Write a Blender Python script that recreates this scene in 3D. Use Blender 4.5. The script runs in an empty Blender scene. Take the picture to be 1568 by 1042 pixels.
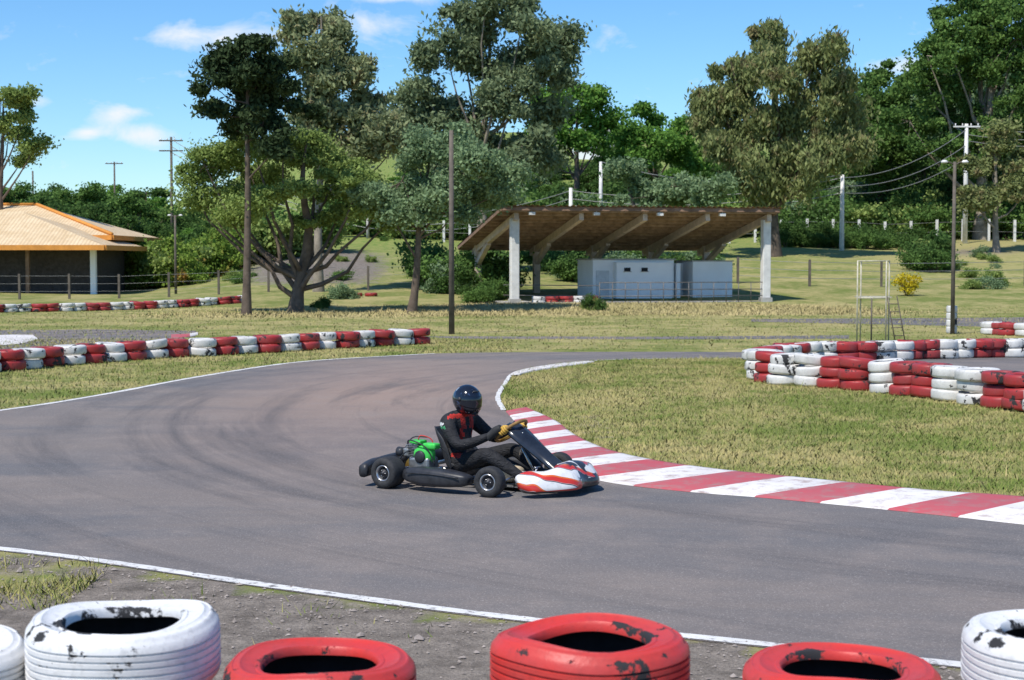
import bpy, math, random
import numpy as np
from mathutils import Vector, Matrix
from mathutils.geometry import tessellate_polygon
random.seed(7); rng=np.random.default_rng(7)
scene=bpy.context.scene
# ---------------------------------------------------------------- camera
CH=2.0; FPX=2400.0; PITCH=math.atan(121/2400)
cam=bpy.data.cameras.new("camera"); co=bpy.data.objects.new("camera",cam); scene.collection.objects.link(co)
co.location=(0,0,CH); co.rotation_euler=(math.pi/2-PITCH,0,0)
cam.sensor_width=36; cam.lens=36*FPX/1568; cam.clip_start=.1; cam.clip_end=6000
cam.dof.use_dof=True; cam.dof.focus_distance=13.6; cam.dof.aperture_fstop=6.3
scene.camera=co
cp,sp=math.cos(PITCH),math.sin(PITCH)
def ray(px,py):
    a=(px-784)/FPX; b=-(py-521)/FPX
    return (a, cp+b*sp, -sp+b*cp)
def G(px,py,z=0):
    r=ray(px,py); t=(z-CH)/r[2]; return (r[0]*t, r[1]*t)
def P(px,py,d):
    r=ray(px,py); t=d/r[1]; return np.array((r[0]*t,d,CH+r[2]*t))
# ---------------------------------------------------------------- helpers
def sm(t): t=np.clip(t,0,1); return t*t*(3-2*t)
def hgt(x,y):
    x=np.asarray(x,float); y=np.asarray(y,float)
    u=x/np.maximum(y,1); s=sm((u+.25)/.13)
    hr=.05*np.clip(y-64,0,14)+.072*np.clip(y-78,0,58)+.13*np.clip(y-136,0,170)
    hl=.018*np.clip(y-64,0,70)+.02*np.clip(y-134,0,170)
    b=.26*np.exp(-((x-4)/8)**4-((y-63)/2.6)**2)
    w=.14*np.sin(x*.31+y*.17)*np.cos(y*.23-x*.11)*sm((y-70)/20)
    return hl+(hr-hl)*s+b+w
def mesh_from(name,V,F,mats,mi=None,smooth=False,parent=None,link=True):
    V=np.asarray(V,np.float32); F=np.asarray(F,np.int32)
    me=bpy.data.meshes.new(name); k=F.shape[1]
    me.vertices.add(len(V)); me.vertices.foreach_set("co",V.ravel())
    me.loops.add(F.size); me.loops.foreach_set("vertex_index",F.ravel())
    me.polygons.add(len(F)); me.polygons.foreach_set("loop_start",np.arange(0,F.size,k,dtype=np.int32))
    for m in mats: me.materials.append(m)
    if mi is not None: me.polygons.foreach_set("material_index",np.asarray(mi,np.int32))
    if smooth is True: me.polygons.foreach_set("use_smooth",np.ones(len(F),bool))
    elif smooth is not False: me.polygons.foreach_set("use_smooth",np.asarray(smooth,bool))
    me.update(calc_edges=True)
    if not link: return me
    ob=bpy.data.objects.new(name,me); scene.collection.objects.link(ob)
    if parent: ob.parent=parent
    return ob
class MB:
    def __init__(s): s.V=[];s.F=[];s.M=[];s.S=[];s.n=0
    def add(s,V,F,mi=0,smooth=True):
        V=np.asarray(V,float);F=np.asarray(F,int)
        s.V.append(V); s.F.append(F+s.n); s.M.append(np.full(len(F),mi) if np.isscalar(mi) else np.asarray(mi)); s.S.append(np.full(len(F),smooth)); s.n+=len(V)
    def build(s,name,mats,parent=None,link=True):
        return mesh_from(name,np.concatenate(s.V),np.concatenate(s.F),mats,np.concatenate(s.M),np.concatenate(s.S),parent,link)
def tube(pts,r,seg=8,cap=True):
    pts=np.asarray(pts,float); n=len(pts); r=np.full(n,r,float) if np.isscalar(r) else np.asarray(r,float)
    if cap:
        pts=np.vstack([pts[:1],pts,pts[-1:]]); r=np.concatenate([[r[0]*.02],r,[r[-1]*.02]]); n+=2
    T=np.gradient(pts,axis=0)
    if cap: T[0]=T[1]=pts[2]-pts[1]; T[-1]=T[-2]=pts[-2]-pts[-3]
    T/= np.linalg.norm(T,axis=1)[:,None]+1e-9
    ref=np.array((0,0,1.)) if abs(T[0][2])<.9 else np.array((1.,0,0))
    a=np.linspace(0,2*math.pi,seg,endpoint=False); V=[]
    u=np.cross(ref,T[0])
    for i in range(n):
        u=u-T[i]*np.dot(u,T[i]); u/=np.linalg.norm(u)+1e-9; v=np.cross(T[i],u)
        V.append(pts[i]+r[i]*(np.cos(a)[:,None]*u+np.sin(a)[:,None]*v))
    V=np.concatenate(V); F=[]
    j=np.arange(seg); j2=(j+1)%seg
    for i in range(n-1): F.append(np.stack([i*seg+j,i*seg+j2,(i+1)*seg+j2,(i+1)*seg+j],1))
    return V,np.concatenate(F)
def boxa(c,s,R=None):
    c=np.array(c,float); s=np.array(s,float)/2
    V=np.array([(x,y,z) for x in(-1,1) for y in(-1,1) for z in(-1,1)],float)*s
    if R is not None: V=V@np.array(R).T
    F=[(0,1,3,2),(4,6,7,5),(0,4,5,1),(2,3,7,6),(0,2,6,4),(1,5,7,3)]
    return V+c,np.array(F)
def lathe(prof,seg,axis='z',closed=True,c=(0,0,0)):
    prof=np.asarray(prof,float); n=len(prof); a=np.linspace(0,2*math.pi,seg,endpoint=False)
    V=np.zeros((seg,n,3)); V[:,:,0]=np.cos(a)[:,None]*prof[:,0]; V[:,:,1]=np.sin(a)[:,None]*prof[:,0]; V[:,:,2]=prof[:,1]
    V=V.reshape(-1,3)
    if axis=='y': V=V[:,[0,2,1]]*np.array((1,1,-1))
    if axis=='x': V=V[:,[2,0,1]]
    F=[]; m=n if closed else n-1
    for j in range(m):
        i=np.arange(seg); i2=(i+1)%seg; j2=(j+1)%n
        F.append(np.stack([i*n+j,i2*n+j,i2*n+j2,i*n+j2],1))
    return V+np.array(c),np.concatenate(F)
def loft(loops,closed=True,caps=True):
    L=[np.asarray(l,float) for l in loops]; n=len(L[0]); V=list(L)
    if caps: V=[np.repeat(L[0].mean(0)[None],n,0)]+L+[np.repeat(L[-1].mean(0)[None],n,0)]
    m=len(V); V=np.concatenate(V); F=[]; k=n if closed else n-1
    j=np.arange(k); j2=(j+1)%n
    for i in range(m-1): F.append(np.stack([i*n+j,i*n+j2,(i+1)*n+j2,(i+1)*n+j],1))
    return V,np.concatenate(F)
def sell(n,ax,ay,e=2.6):
    a=np.linspace(0,2*math.pi,n,endpoint=False); c,s=np.cos(a),np.sin(a)
    return np.stack([ax*np.sign(c)*np.abs(c)**(2/e),ay*np.sign(s)*np.abs(s)**(2/e)],1)
def spline(pts,n=8):
    p=np.asarray(pts,float); p=np.vstack([2*p[0]-p[1],p,2*p[-1]-p[-2]]); out=[]
    for i in range(1,len(p)-2):
        for t in np.linspace(0,1,n,endpoint=False):
            a,b,c,d=p[i-1],p[i],p[i+1],p[i+2]
            out.append(.5*((2*b)+(c-a)*t+(2*a-5*b+4*c-d)*t*t+(-a+3*b-3*c+d)*t**3))
    out.append(p[-2]); return np.array(out)
def resample(p,m):
    s=np.concatenate([[0],np.cumsum(np.linalg.norm(np.diff(p,axis=0),axis=1))]); t=np.linspace(0,s[-1],m)
    return np.stack([np.interp(t,s,p[:,k]) for k in range(p.shape[1])],1),s[-1]
def empty(name,loc=(0,0,0),rz=0):
    e=bpy.data.objects.new(name,None); e.location=loc; e.rotation_euler=(0,0,rz); e.empty_display_size=.2
    scene.collection.objects.link(e); return e
def bevel(ob,w,seg=2):
    m=ob.modifiers.new("bev",'BEVEL'); m.width=w; m.segments=seg; m.limit_method='ANGLE'; m.angle_limit=math.radians(35); return ob
# ---------------------------------------------------------------- materials
def newmat(name,rough=.8,spec=.3,col=None,metal=0):
    m=bpy.data.materials.new(name); m.use_nodes=True; nt=m.node_tree; b=nt.nodes['Principled BSDF']
    b.inputs['Roughness'].default_value=rough; b.inputs['Specular IOR Level'].default_value=spec; b.inputs['Metallic'].default_value=metal
    if col: b.inputs['Base Color'].default_value=(*col,1)
    return m,nt,b
def node(nt,t,ins={},**kw):
    n=nt.nodes.new(t)
    for k,v in kw.items(): setattr(n,k,v)
    for k,v in ins.items():
        if hasattr(v,'is_output') : nt.links.new(v,n.inputs[k])
        else: n.inputs[k].default_value=v
    return n
def coord(nt,scale=(1,1,1),kind='Object'):
    tc=nt.nodes.new('ShaderNodeTexCoord'); mp=node(nt,'ShaderNodeMapping',{'Scale':scale}); nt.links.new(tc.outputs[kind],mp.inputs['Vector']); return mp.outputs[0]
def gcoord(nt,scale=(1,1,1)):
    g=nt.nodes.new('ShaderNodeNewGeometry'); mp=node(nt,'ShaderNodeMapping',{'Scale':scale}); nt.links.new(g.outputs['Position'],mp.inputs['Vector']); return mp.outputs[0]
def noise(nt,vec,scale,detail=4,rough=.6,dist=0):
    return node(nt,'ShaderNodeTexNoise',{'Vector':vec,'Scale':scale,'Detail':detail,'Roughness':rough,'Distortion':dist}).outputs['Fac']
def mr(nt,v,a,b,c=0,d=1):
    return node(nt,'ShaderNodeMapRange',{'Value':v,'From Min':a,'From Max':b,'To Min':c,'To Max':d}).outputs[0]
def mix(nt,f,a,b,bt='MIX'):
    n=node(nt,'ShaderNodeMix',data_type='RGBA',blend_type=bt)
    def s(sock,v):
        if hasattr(v,'is_output'): nt.links.new(v,sock)
        elif isinstance(v,(tuple,list)): sock.default_value=(*v[:3],1)
        else: sock.default_value=v
    s(n.inputs[0],f); s(n.inputs[6],a); s(n.inputs[7],b); return n.outputs[2]
def math_(nt,op,a,b=0.0,c=None):
    n=nt.nodes.new('ShaderNodeMath'); n.operation=op
    for i,v in enumerate((a,b,c)):
        if v is None: continue
        if hasattr(v,'is_output'): nt.links.new(v,n.inputs[i])
        else: n.inputs[i].default_value=v
    return n.outputs[0]
def bump(nt,b,h,st=.3,dist=.02):
    bn=node(nt,'ShaderNodeBump',{'Height':h,'Strength':st,'Distance':dist}); nt.links.new(bn.outputs[0],b.inputs['Normal'])
def simple(name,col,rough=.7,var=.25,scale=6,metal=0,spec=.3,bmp=0,coat=0):
    m,nt,b=newmat(name,rough,spec,None,metal); v=coord(nt); n=noise(nt,v,scale,3,.65)
    c=mix(nt,mr(nt,n,.3,.7),tuple(x*(1-var) for x in col),tuple(min(1,x*(1+var)) for x in col)); nt.links.new(c,b.inputs['Base Color'])
    if bmp: bump(nt,b,noise(nt,v,scale*6,2),bmp,.01)
    if coat: b.inputs['Coat Weight'].default_value=coat
    return m
def mk_ground():
    m,nt,b=newmat("grass_ground",.95,.1); v=gcoord(nt)
    at=node(nt,'ShaderNodeAttribute',attribute_name='zone'); sep=nt.nodes.new('ShaderNodeSeparateColor'); nt.links.new(at.outputs['Color'],sep.inputs[0])
    n1=noise(nt,v,.35,3,.65); n2=noise(nt,v,2.5,5,.7); n3=noise(nt,v,28,3,.8)
    mixn=math_(nt,'ADD',math_(nt,'MULTIPLY',n1,.55),math_(nt,'MULTIPLY',n2,.45))
    f=math_(nt,'ADD',mr(nt,mixn,.42,.59),sep.outputs[0])
    g=mix(nt,mr(nt,f,0,1.0),(.165,.205,.050),(.44,.37,.165))
    g=mix(nt,mr(nt,n3,.3,.75,0,.5),g,(.12,.125,.04))
    far=mix(nt,mr(nt,n2,.4,.6),(.13,.215,.045),(.27,.275,.085)); far=mix(nt,sep.outputs[0],far,(.42,.32,.16))
    g=mix(nt,sep.outputs[2],g,far)
    dn=noise(nt,v,5,6,.75); d=mix(nt,mr(nt,dn,.35,.65),(.135,.115,.095),(.31,.265,.22))
    d=mix(nt,mr(nt,noise(nt,v,60,2,.8),.45,.7,0,.6),d,(.05,.042,.036))
    df=mr(nt,math_(nt,'ADD',sep.outputs[1],math_(nt,'MULTIPLY',math_(nt,'SUBTRACT',n2,.5),1.2)),.35,.65)
    nt.links.new(mix(nt,df,g,d),b.inputs['Base Color']); bump(nt,b,noise(nt,v,18,4,.8),.8,.03); return m
def mk_asphalt(name="asphalt"):
    m,nt,b=newmat(name,.85,.2); v=gcoord(nt); vs=gcoord(nt,(.45,1.1,1))
    big=noise(nt,vs,.28,4,.6,.6); fine=noise(nt,v,55,2,.8); mid=noise(nt,v,1.2,6,.72)
    c=mix(nt,mr(nt,big,.40,.60),(.142,.138,.140),(.215,.182,.160))
    g=nt.nodes.new('ShaderNodeNewGeometry'); vd=node(nt,'ShaderNodeVectorMath',{0:g.outputs['Position'],1:(-2.0,24,0)},operation='SUBTRACT')
    vv=node(nt,'ShaderNodeVectorMath',{0:vd.outputs[0],1:(.40,.11,0)},operation='MULTIPLY'); ln=node(nt,'ShaderNodeVectorMath',{0:vv.outputs[0]},operation='LENGTH')
    c=mix(nt,math_(nt,'MULTIPLY',mr(nt,ln.outputs['Value'],1.3,0,0,1.0),mr(nt,mid,.3,.6,.5,1)),c,(.36,.245,.185))
    c=mix(nt,mr(nt,mid,.47,.68,0,.65),c,(.27,.225,.195))
    # rubber laid down along the arc of the corner
    pd=node(nt,'ShaderNodeVectorMath',{0:g.outputs['Position'],1:(10,22,0)},operation='SUBTRACT'); sx_=nt.nodes.new('ShaderNodeSeparateXYZ'); nt.links.new(pd.outputs[0],sx_.inputs[0])
    R_=node(nt,'ShaderNodeVectorMath',{0:pd.outputs[0]},operation='LENGTH').outputs['Value']; A_=math_(nt,'ARCTAN2',sx_.outputs[1],math_(nt,'MULTIPLY',sx_.outputs[0],-1.0))
    cx=node(nt,'ShaderNodeCombineXYZ',{0:math_(nt,'MULTIPLY',R_,1.5),1:math_(nt,'MULTIPLY',A_,1.6)})
    st=noise(nt,cx.outputs[0],1.0,5,.68,.5); c=mix(nt,mr(nt,st,.50,.70,0,.62),c,(.072,.070,.073))
    c=mix(nt,mr(nt,fine,.35,.75,0,.35),c,(.06,.058,.058)); c=mix(nt,mr(nt,noise(nt,v,90,1,.7),.60,.70,0,.5),c,(.42,.38,.35))
    nt.links.new(c,b.inputs['Base Color']); bump(nt,b,fine,.35,.006); return m
def mk_paint(name,col,under=(.15,.14,.135),lo=.56,hi=.66,sc=9,dirt=.35):
    m,nt,b=newmat(name,.7,.3); v=gcoord(nt); n=noise(nt,v,sc,6,.74); n2=noise(nt,v,1.7,4,.7)
    c=mix(nt,mr(nt,n2,.35,.7,0,dirt),col,tuple(.45*x+.10 for x in col)); c=mix(nt,mr(nt,n,lo,hi),c,under)
    nt.links.new(c,b.inputs['Base Color']); bump(nt,b,noise(nt,v,50,2),.3,.005); return m
def mk_tyre(name,col,chip=.6,dirt=.35,sc=5,edge=.0):
    m,nt,b=newmat(name,.5,.35); v=coord(nt); n=noise(nt,v,sc,8,.68,.3); n2=noise(nt,v,3,4,.7); f=noise(nt,v,40,3,.7)
    if edge:
        ln=node(nt,'ShaderNodeVectorMath',{0:coord(nt,(1,1,0))},operation='LENGTH').outputs['Value']
        ed=math_(nt,'MULTIPLY',mr(nt,math_(nt,'ABSOLUTE',math_(nt,'SUBTRACT',ln,.287)),.014,0),edge)
        ed2=math_(nt,'MULTIPLY',mr(nt,ln,.215,.185),edge*1.3); n=math_(nt,'ADD',n,math_(nt,'ADD',ed,ed2))
        n=math_(nt,'MAXIMUM',n,math_(nt,'MULTIPLY',noise(nt,v,22,4,.75),.90))
    c=mix(nt,mr(nt,n2,.4,.72,0,dirt),col,tuple(.50*x+.06 for x in col))
    c=mix(nt,mr(nt,f,.5,.8,0,.5),c,tuple(.45*x+.02 for x in col)); k=mr(nt,n,chip,chip+.02)
    c=mix(nt,k,c,(.030,.029,.030)); nt.links.new(c,b.inputs['Base Color']); nt.links.new(mr(nt,k,0,1,.45,.8),b.inputs['Roughness'])
    h=math_(nt,'SUBTRACT',math_(nt,'MULTIPLY',f,.5),k); bump(nt,b,h,.5,.006); return m
def mk_leaf(name,a,b_,c_=None,tr=.32):
    m=bpy.data.materials.new(name); m.use_nodes=True; nt=m.node_tree; nt.nodes.clear()
    v=coord(nt); g=nt.nodes.new('ShaderNodeNewGeometry'); n=noise(nt,v,.7,1,.6)
    f=math_(nt,'ADD',math_(nt,'MULTIPLY',g.outputs['Random Per Island'],.5),mr(nt,n,.35,.65,0,.5))
    c=mix(nt,f,a,b_)
    if c_: c=mix(nt,mr(nt,noise(nt,v,1.3,1,.7),.56,.68,0,.7),c,c_)
    d=node(nt,'ShaderNodeBsdfDiffuse',{'Color':c}); t=node(nt,'ShaderNodeBsdfTranslucent',{'Color':c})
    mx=node(nt,'ShaderNodeMixShader',{0:tr,1:d.outputs[0],2:t.outputs[0]}); o=nt.nodes.new('ShaderNodeOutputMaterial'); nt.links.new(mx.outputs[0],o.inputs[0]); return m
M_ground=mk_ground(); M_asph=mk_asphalt()
M_line=mk_paint("line_paint",(.74,.72,.68),(.18,.165,.155),.53,.65,14,.45)
M_kred=mk_paint("kerb_red",(.50,.080,.095),(.34,.18,.17),.48,.66,6,.6); M_kwhite=mk_paint("kerb_white",(.76,.72,.68),(.38,.29,.26),.50,.68,6,.5)
M_tw=mk_tyre("tyre_white_paint",(.74,.73,.71),.62,.3,5,.055); M_tr=mk_tyre("tyre_red_paint",(.58,.040,.032),.64,.45,5,.05)
M_btw=mk_tyre("barrier_white_paint",(.68,.66,.62),.575,.8,4); M_btr=mk_tyre("barrier_red_paint",(.36,.030,.030),.575,.6,4)
M_rubin=simple("bare_rubber",(.030,.029,.028),.85,.4,9)
M_bark=simple("bark",(.12,.09,.068),.9,.4,3,bmp=.6); M_barkp=simple("bark_pale",(.26,.22,.17),.9,.4,2.5,bmp=.5)
M_conc=simple("painted_concrete",(.70,.68,.64),.8,.15,3,bmp=.2); M_cgrey=simple("concrete_grey",(.42,.40,.37),.85,.25,2,bmp=.3)
M_wood=simple("timber_brown",(.24,.15,.10),.85,.35,3,bmp=.3)
M_wallw=simple("white_wall",(.88,.88,.88),.8,.04,1.2,bmp=.1); M_dark=simple("dark_opening",(.02,.02,.022),.8,.3,3)
M_pole=simple("pole_dark",(.12,.10,.08),.85,.3,4); M_metal=simple("galvanised_metal",(.30,.30,.28),.5,.2,6,metal=.5)
# ---------------------------------------------------------------- world + sun
SD=Vector((-.46,-.58,1.12)).normalized(); el=math.asin(SD.z); az=math.atan2(SD.x,SD.y)
w=bpy.data.worlds.new("World"); scene.world=w; w.use_nodes=True; nt=w.node_tree; bg=nt.nodes['Background']
try: w.cycles.sampling_method='NONE'
except Exception as ex: print(ex)
sky=node(nt,'ShaderNodeTexSky',sky_type='NISHITA'); sky.sun_disc=False; sky.sun_elevation=el; sky.sun_rotation=az; sky.air_density=1.0; sky.dust_density=.1; sky.ozone_density=4
tc=nt.nodes.new('ShaderNodeTexCoord'); sx=nt.nodes.new('ShaderNodeSeparateXYZ'); nt.links.new(tc.outputs['Generated'],sx.inputs[0])
yy=math_(nt,'MAXIMUM',sx.outputs[1],.05); U=math_(nt,'DIVIDE',sx.outputs[0],yy); W=math_(nt,'DIVIDE',sx.outputs[2],yy)
tot=None
for (px,py,rx,ry) in [(340,62,110,22),(555,42,60,22),(222,208,64,20),(190,174,40,14),(135,205,24,9),(1360,106,64,14),(45,156,36,13),(622,185,26,18),(600,2,60,8),(1750,60,120,30)]:
    a=math_(nt,'DIVIDE',math_(nt,'SUBTRACT',U,(px-784)/FPX),rx/FPX); c=math_(nt,'DIVIDE',math_(nt,'SUBTRACT',W,(400-py)/FPX),ry/FPX)
    e=math_(nt,'EXPONENT',math_(nt,'MULTIPLY',math_(nt,'ADD',math_(nt,'MULTIPLY',a,a),math_(nt,'MULTIPLY',c,c)),-1.0))
    tot=e if tot is None else math_(nt,'ADD',tot,e)
mp=node(nt,'ShaderNodeMapping',{'Vector':tc.outputs['Generated'],'Scale':(1,1,2.2)})
cn=noise(nt,mp.outputs[0],26,5,.6,.3)
cm=mr(nt,math_(nt,'ADD',tot,math_(nt,'MULTIPLY',math_(nt,'SUBTRACT',cn,.5),2.6)),.3,1.3,0,.95)
hs=node(nt,'ShaderNodeHueSaturation',{'Color':sky.outputs[0],'Saturation':1.18,'Value':1.05})
tint=mix(nt,1.0,hs.outputs[0],(.80,.98,1.12),'MULTIPLY')
cl=mix(nt,cm,tint,(6.8,7.0,7.4)); nt.links.new(cl,bg.inputs['Color']); bg.inputs['Strength'].default_value=.137
sl=bpy.data.lights.new("sun",'SUN'); sl.energy=5.0; sl.angle=math.radians(.55); sl.color=(1,.955,.88); so=bpy.data.objects.new("sun",sl); scene.collection.objects.link(so)
so.rotation_euler=(-SD).to_track_quat('-Z','Y').to_euler(); so.location=(0,0,50)
scene.view_settings.view_transform='Standard'; scene.view_settings.look='None'; scene.view_settings.exposure=0
# ---------------------------------------------------------------- track outline
near=[(-26,21),(-16,16.3),(-7,12.2),(-3.5,10.7),(-1.52,9.5),(-.12,8.68),(1.23,8.05),(3,7.2),(6,5.5),(10,3)]
kout=[(13,5.2),(10,7.6),(7,9.5),(5,10.9),(3.86,11.8),(3.26,12.3),(2.26,13.04),(1.49,13.5),(.84,14.1),(.42,15.1),(.2,16.8),(.10,18.6),(-.08,20.7)]
kin=[(13.6,6.3),(10.6,8.7),(7.6,10.6),(5.6,11.9),(4.24,12.97),(3.62,13.3),(2.72,14.03),(1.93,14.7),(1.38,15.4),(.98,16.3),(.71,17.6),(.53,19.2),(.20,20.9)]
isl=[(-.18,22.9),(-.09,25.3),(.07,27.9),(.57,29.6),(1.5,31.2),(2.9,32),(4.9,32.2),(7.6,29.6),(8.9,26.7),(13,21),(22,14)]
top=[(26,24),(16,30),(11,32.3),(5.2,34.3),(.23,34.3),(-1.75,33.8)]
lft=[(-1.75,33.8),(-2.5,33.1),(-4.3,30.97),(-5.47,27.1),(-6.2,23.4),(-6.88,21.05),(-8.0,18.9),(-11,18.6),(-26,27)]
nearS=spline(near,6); outline=np.vstack([nearS,spline(kout,6),spline(isl,6),spline(top,5),spline(lft[1:],6)])
def sheet(name,pts,mat,z=.004):
    pts=np.asarray(pts); tri=tessellate_polygon([[Vector((p[0],p[1],0)) for p in pts]])
    V=np.column_stack([pts,np.full(len(pts),z)]); T=np.array(tri)
    a=V[T[:,1]]-V[T[:,0]]; b=V[T[:,2]]-V[T[:,0]]; fl=(a[:,0]*b[:,1]-a[:,1]*b[:,0])<0; T[fl]=T[fl][:,::-1]
    return mesh_from(name,V,T,[mat])
sheet("asphalt_track",outline,M_asph)
def ribbon(name,c,wd,mat,z=.008,jit=0):
    c=np.asarray(c,float); T=np.gradient(c,axis=0); T/=np.linalg.norm(T,axis=1)[:,None]; N=np.stack([-T[:,1],T[:,0]],1)
    ww=wd/2*(1+jit*rng.uniform(-1,1,len(c)))[:,None]; A=c+N*ww; B=c-N*ww; n=len(c)
    V=np.vstack([np.column_stack([A,np.full(n,z)]),np.column_stack([B,np.full(n,z)])]); i=np.arange(n-1)
    return mesh_from(name,V,np.stack([i,i+n,i+n+1,i+1],1),[mat])
ribbon("painted_edge_line",resample(spline([(x,y+.07) for x,y in near],6),300)[0],.10,M_line,jit=.12)
ribbon("painted_edge_line",resample(spline([(x+.08,y-.06) for x,y in lft],6),160)[0],.11,M_line,jit=.2)
ribbon("painted_edge_line",resample(spline([(x-.03,y) for x,y in [(-.08,20.9)]+isl[:7]],6),120)[0],.07,M_line,.009,.3)
def kerb(name,ko,ki,stripe,h=.05,all_white=False):
    A=spline(ko,8);B=spline(ki,8); L=resample(B,10)[1]; n=int(L/stripe)*5+1
    A=resample(A,n)[0];B=resample(B,n)[0]; rows=[(0,.006),(0.02,.018),(.5,h*.75),(.93,h),(1.0,h*.9),(1.02,-.01)]
    V=[];
    for t,z in rows: V.append(np.column_stack([A+(B-A)*t,np.full(n,z)]))
    V=np.concatenate(V);F=[];M=[];i=np.arange(n-1)
    for r in range(len(rows)-1):
        F.append(np.stack([r*n+i,r*n+i+1,(r+1)*n+i+1,(r+1)*n+i],1)); M.append((i//5)%2 if not all_white else i*0+1)
    return mesh_from(name,V,np.concatenate(F),[M_kred,M_kwhite],np.concatenate(M))
kerb("striped_kerb",kout,kin,.56)
kerb("striped_kerb",[(-.02,27.2),(.07,28.2),(.57,29.7),(1.5,31.1)],[(.10,27.1),(.28,28.0),(.82,29.3),(1.62,30.8)],.6,.03,True)
sheet("asphalt_track",[G(-700,507),G(-200,508),G(150,505),G(300,507),G(300,515),G(240,527),G(120,541),G(-60,552),G(-300,565),G(-900,560)],M_asph)
kerb("striped_kerb",[G(-60,530),G(20,528),G(58,520)],[G(-60,519),G(10,515),G(50,515)],.7,.04,True)
kerb("striped_kerb",[G(262,518),G(285,517),G(303,514)],[G(262,515),G(285,514),G(303,511.5)],.7)
sheet("asphalt_track",[G(640,515.5),G(1000,516),G(1300,514),G(1300,519),G(1000,520),G(700,519)],M_asph)
sheet("asphalt_track",[G(1150,489),G(1350,488),G(1900,484),G(1900,500),G(1568,502),G(1350,497),G(1150,493)],M_asph)
# ---------------------------------------------------------------- ground
ys=[-20.]
while ys[-1]<42: ys.append(ys[-1]+.4)
st=.42
while ys[-1]<4000: st*=1.035 if ys[-1]>130 else 1.012; ys.append(ys[-1]+st)
xs=[0.]
while xs[-1]<14: xs.append(xs[-1]+.35)
st=.36
while xs[-1]<3000: st*=1.06; xs.append(xs[-1]+st)
xs=np.array([-x for x in xs[:0:-1]]+xs); ys=np.array(ys); X,Y=np.meshgrid(xs,ys); Z=hgt(X,Y)
V=np.stack([X,Y,Z],-1).reshape(-1,3); nx=len(xs); ny=len(ys)
I,J=np.meshgrid(np.arange(nx-1),np.arange(ny-1)); q=(J*nx+I).ravel(); F=np.stack([q,q+1,q+nx+1,q+nx],1)
gr=mesh_from("grass_ground",V,F,[M_ground],smooth=True)
x,y=V[:,0],V[:,1]; u=x/np.maximum(y,1)
def dryf(x,y):
    u=x/np.maximum(y,1)
    return np.clip(.95*np.exp(-((x-5)/10)**4-((y-62)/4.5)**4)+.55*np.exp(-((u-.3)/.1)**2)*sm((y-85)/15)+.5*np.exp(-((x+8)/9)**2-((y-58)/6)**2)+.4*np.exp(-((x-3.2)/2)**2-((y-24)/4)**2)+.3*np.exp(-((x-5)/12)**2-((y-46)/5)**2),0,1)
dry=dryf(x,y)
edge=np.interp(x,nearS[:,0],nearS[:,1]); dirt=sm((edge+.1-y)/.25)*.95
dirt-=1.0*np.exp(-((x+3.6)/.75)**2-((y-9.6)/.55)**2)
dirt=np.maximum(dirt,.85*np.exp(-((u+.125)/.05)**4-((y-92)/13)**4)); dirt=np.maximum(dirt,.6*np.exp(-((u-.29)/.05)**2-((y-104)/7)**2))
dirt=np.maximum(dirt,.42*np.exp(-((x+.9)/.9)**2-((y-34)/4)**2)); dirt=np.maximum(dirt,.45*np.exp(-((x-1.0)/.5)**2-((y-19)/3)**2))
far=sm((y-75)/50)
ca=gr.data.color_attributes.new("zone",'FLOAT_COLOR','POINT'); ca.data.foreach_set("color",np.stack([np.clip(dry,0,1),np.clip(dirt,0,1),far,np.ones_like(far)],1).astype(np.float32).ravel())
# grass blades
def pip(x,y,poly):
    ins=np.zeros(len(x),bool); n=len(poly)
    for i in range(n):
        x1,y1=poly[i];x2,y2=poly[(i+1)%n]
        if y1==y2: continue
        c=((y1>y)!=(y2>y))&(x<(x2-x1)*(y-y1)/(y2-y1)+x1); ins^=c
    return ins
def mk_blade(name,ca_,cb_,off=0):
    m=bpy.data.materials.new(name); m.use_nodes=True; nt=m.node_tree; nt.nodes.clear(); g=nt.nodes.new('ShaderNodeNewGeometry'); v=gcoord(nt)
    n=math_(nt,'ADD',math_(nt,'MULTIPLY',noise(nt,v,.35,3,.65),.55),math_(nt,'MULTIPLY',noise(nt,v,2.5,4,.7),.45))
    f=math_(nt,'ADD',math_(nt,'MULTIPLY',math_(nt,'SUBTRACT',g.outputs['Random Per Island'],.5),.7),mr(nt,n,.42,.59))
    c=mix(nt,mr(nt,f,0,1),ca_,cb_)
    nv=node(nt,'ShaderNodeVectorMath',{0:g.outputs['Normal'],1:(.5,.5,.5)},operation='MULTIPLY'); nv2=node(nt,'ShaderNodeVectorMath',{0:nv.outputs[0],1:(0,0,1)},operation='ADD'); nn=node(nt,'ShaderNodeVectorMath',{0:nv2.outputs[0]},operation='NORMALIZE')
    d=node(nt,'ShaderNodeBsdfDiffuse',{'Color':c,'Normal':nn.outputs[0]})
    o=nt.nodes.new('ShaderNodeOutputMaterial'); nt.links.new(d.outputs[0],o.inputs[0]); return m
M_blade=mk_blade("grass_blades",(.145,.205,.045),(.44,.37,.155)); M_straw=mk_blade("straw_blades",(.36,.31,.13),(.58,.47,.23))
kerbpoly=np.vstack([spline(kout,6),spline(kin,6)[::-1]])
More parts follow.
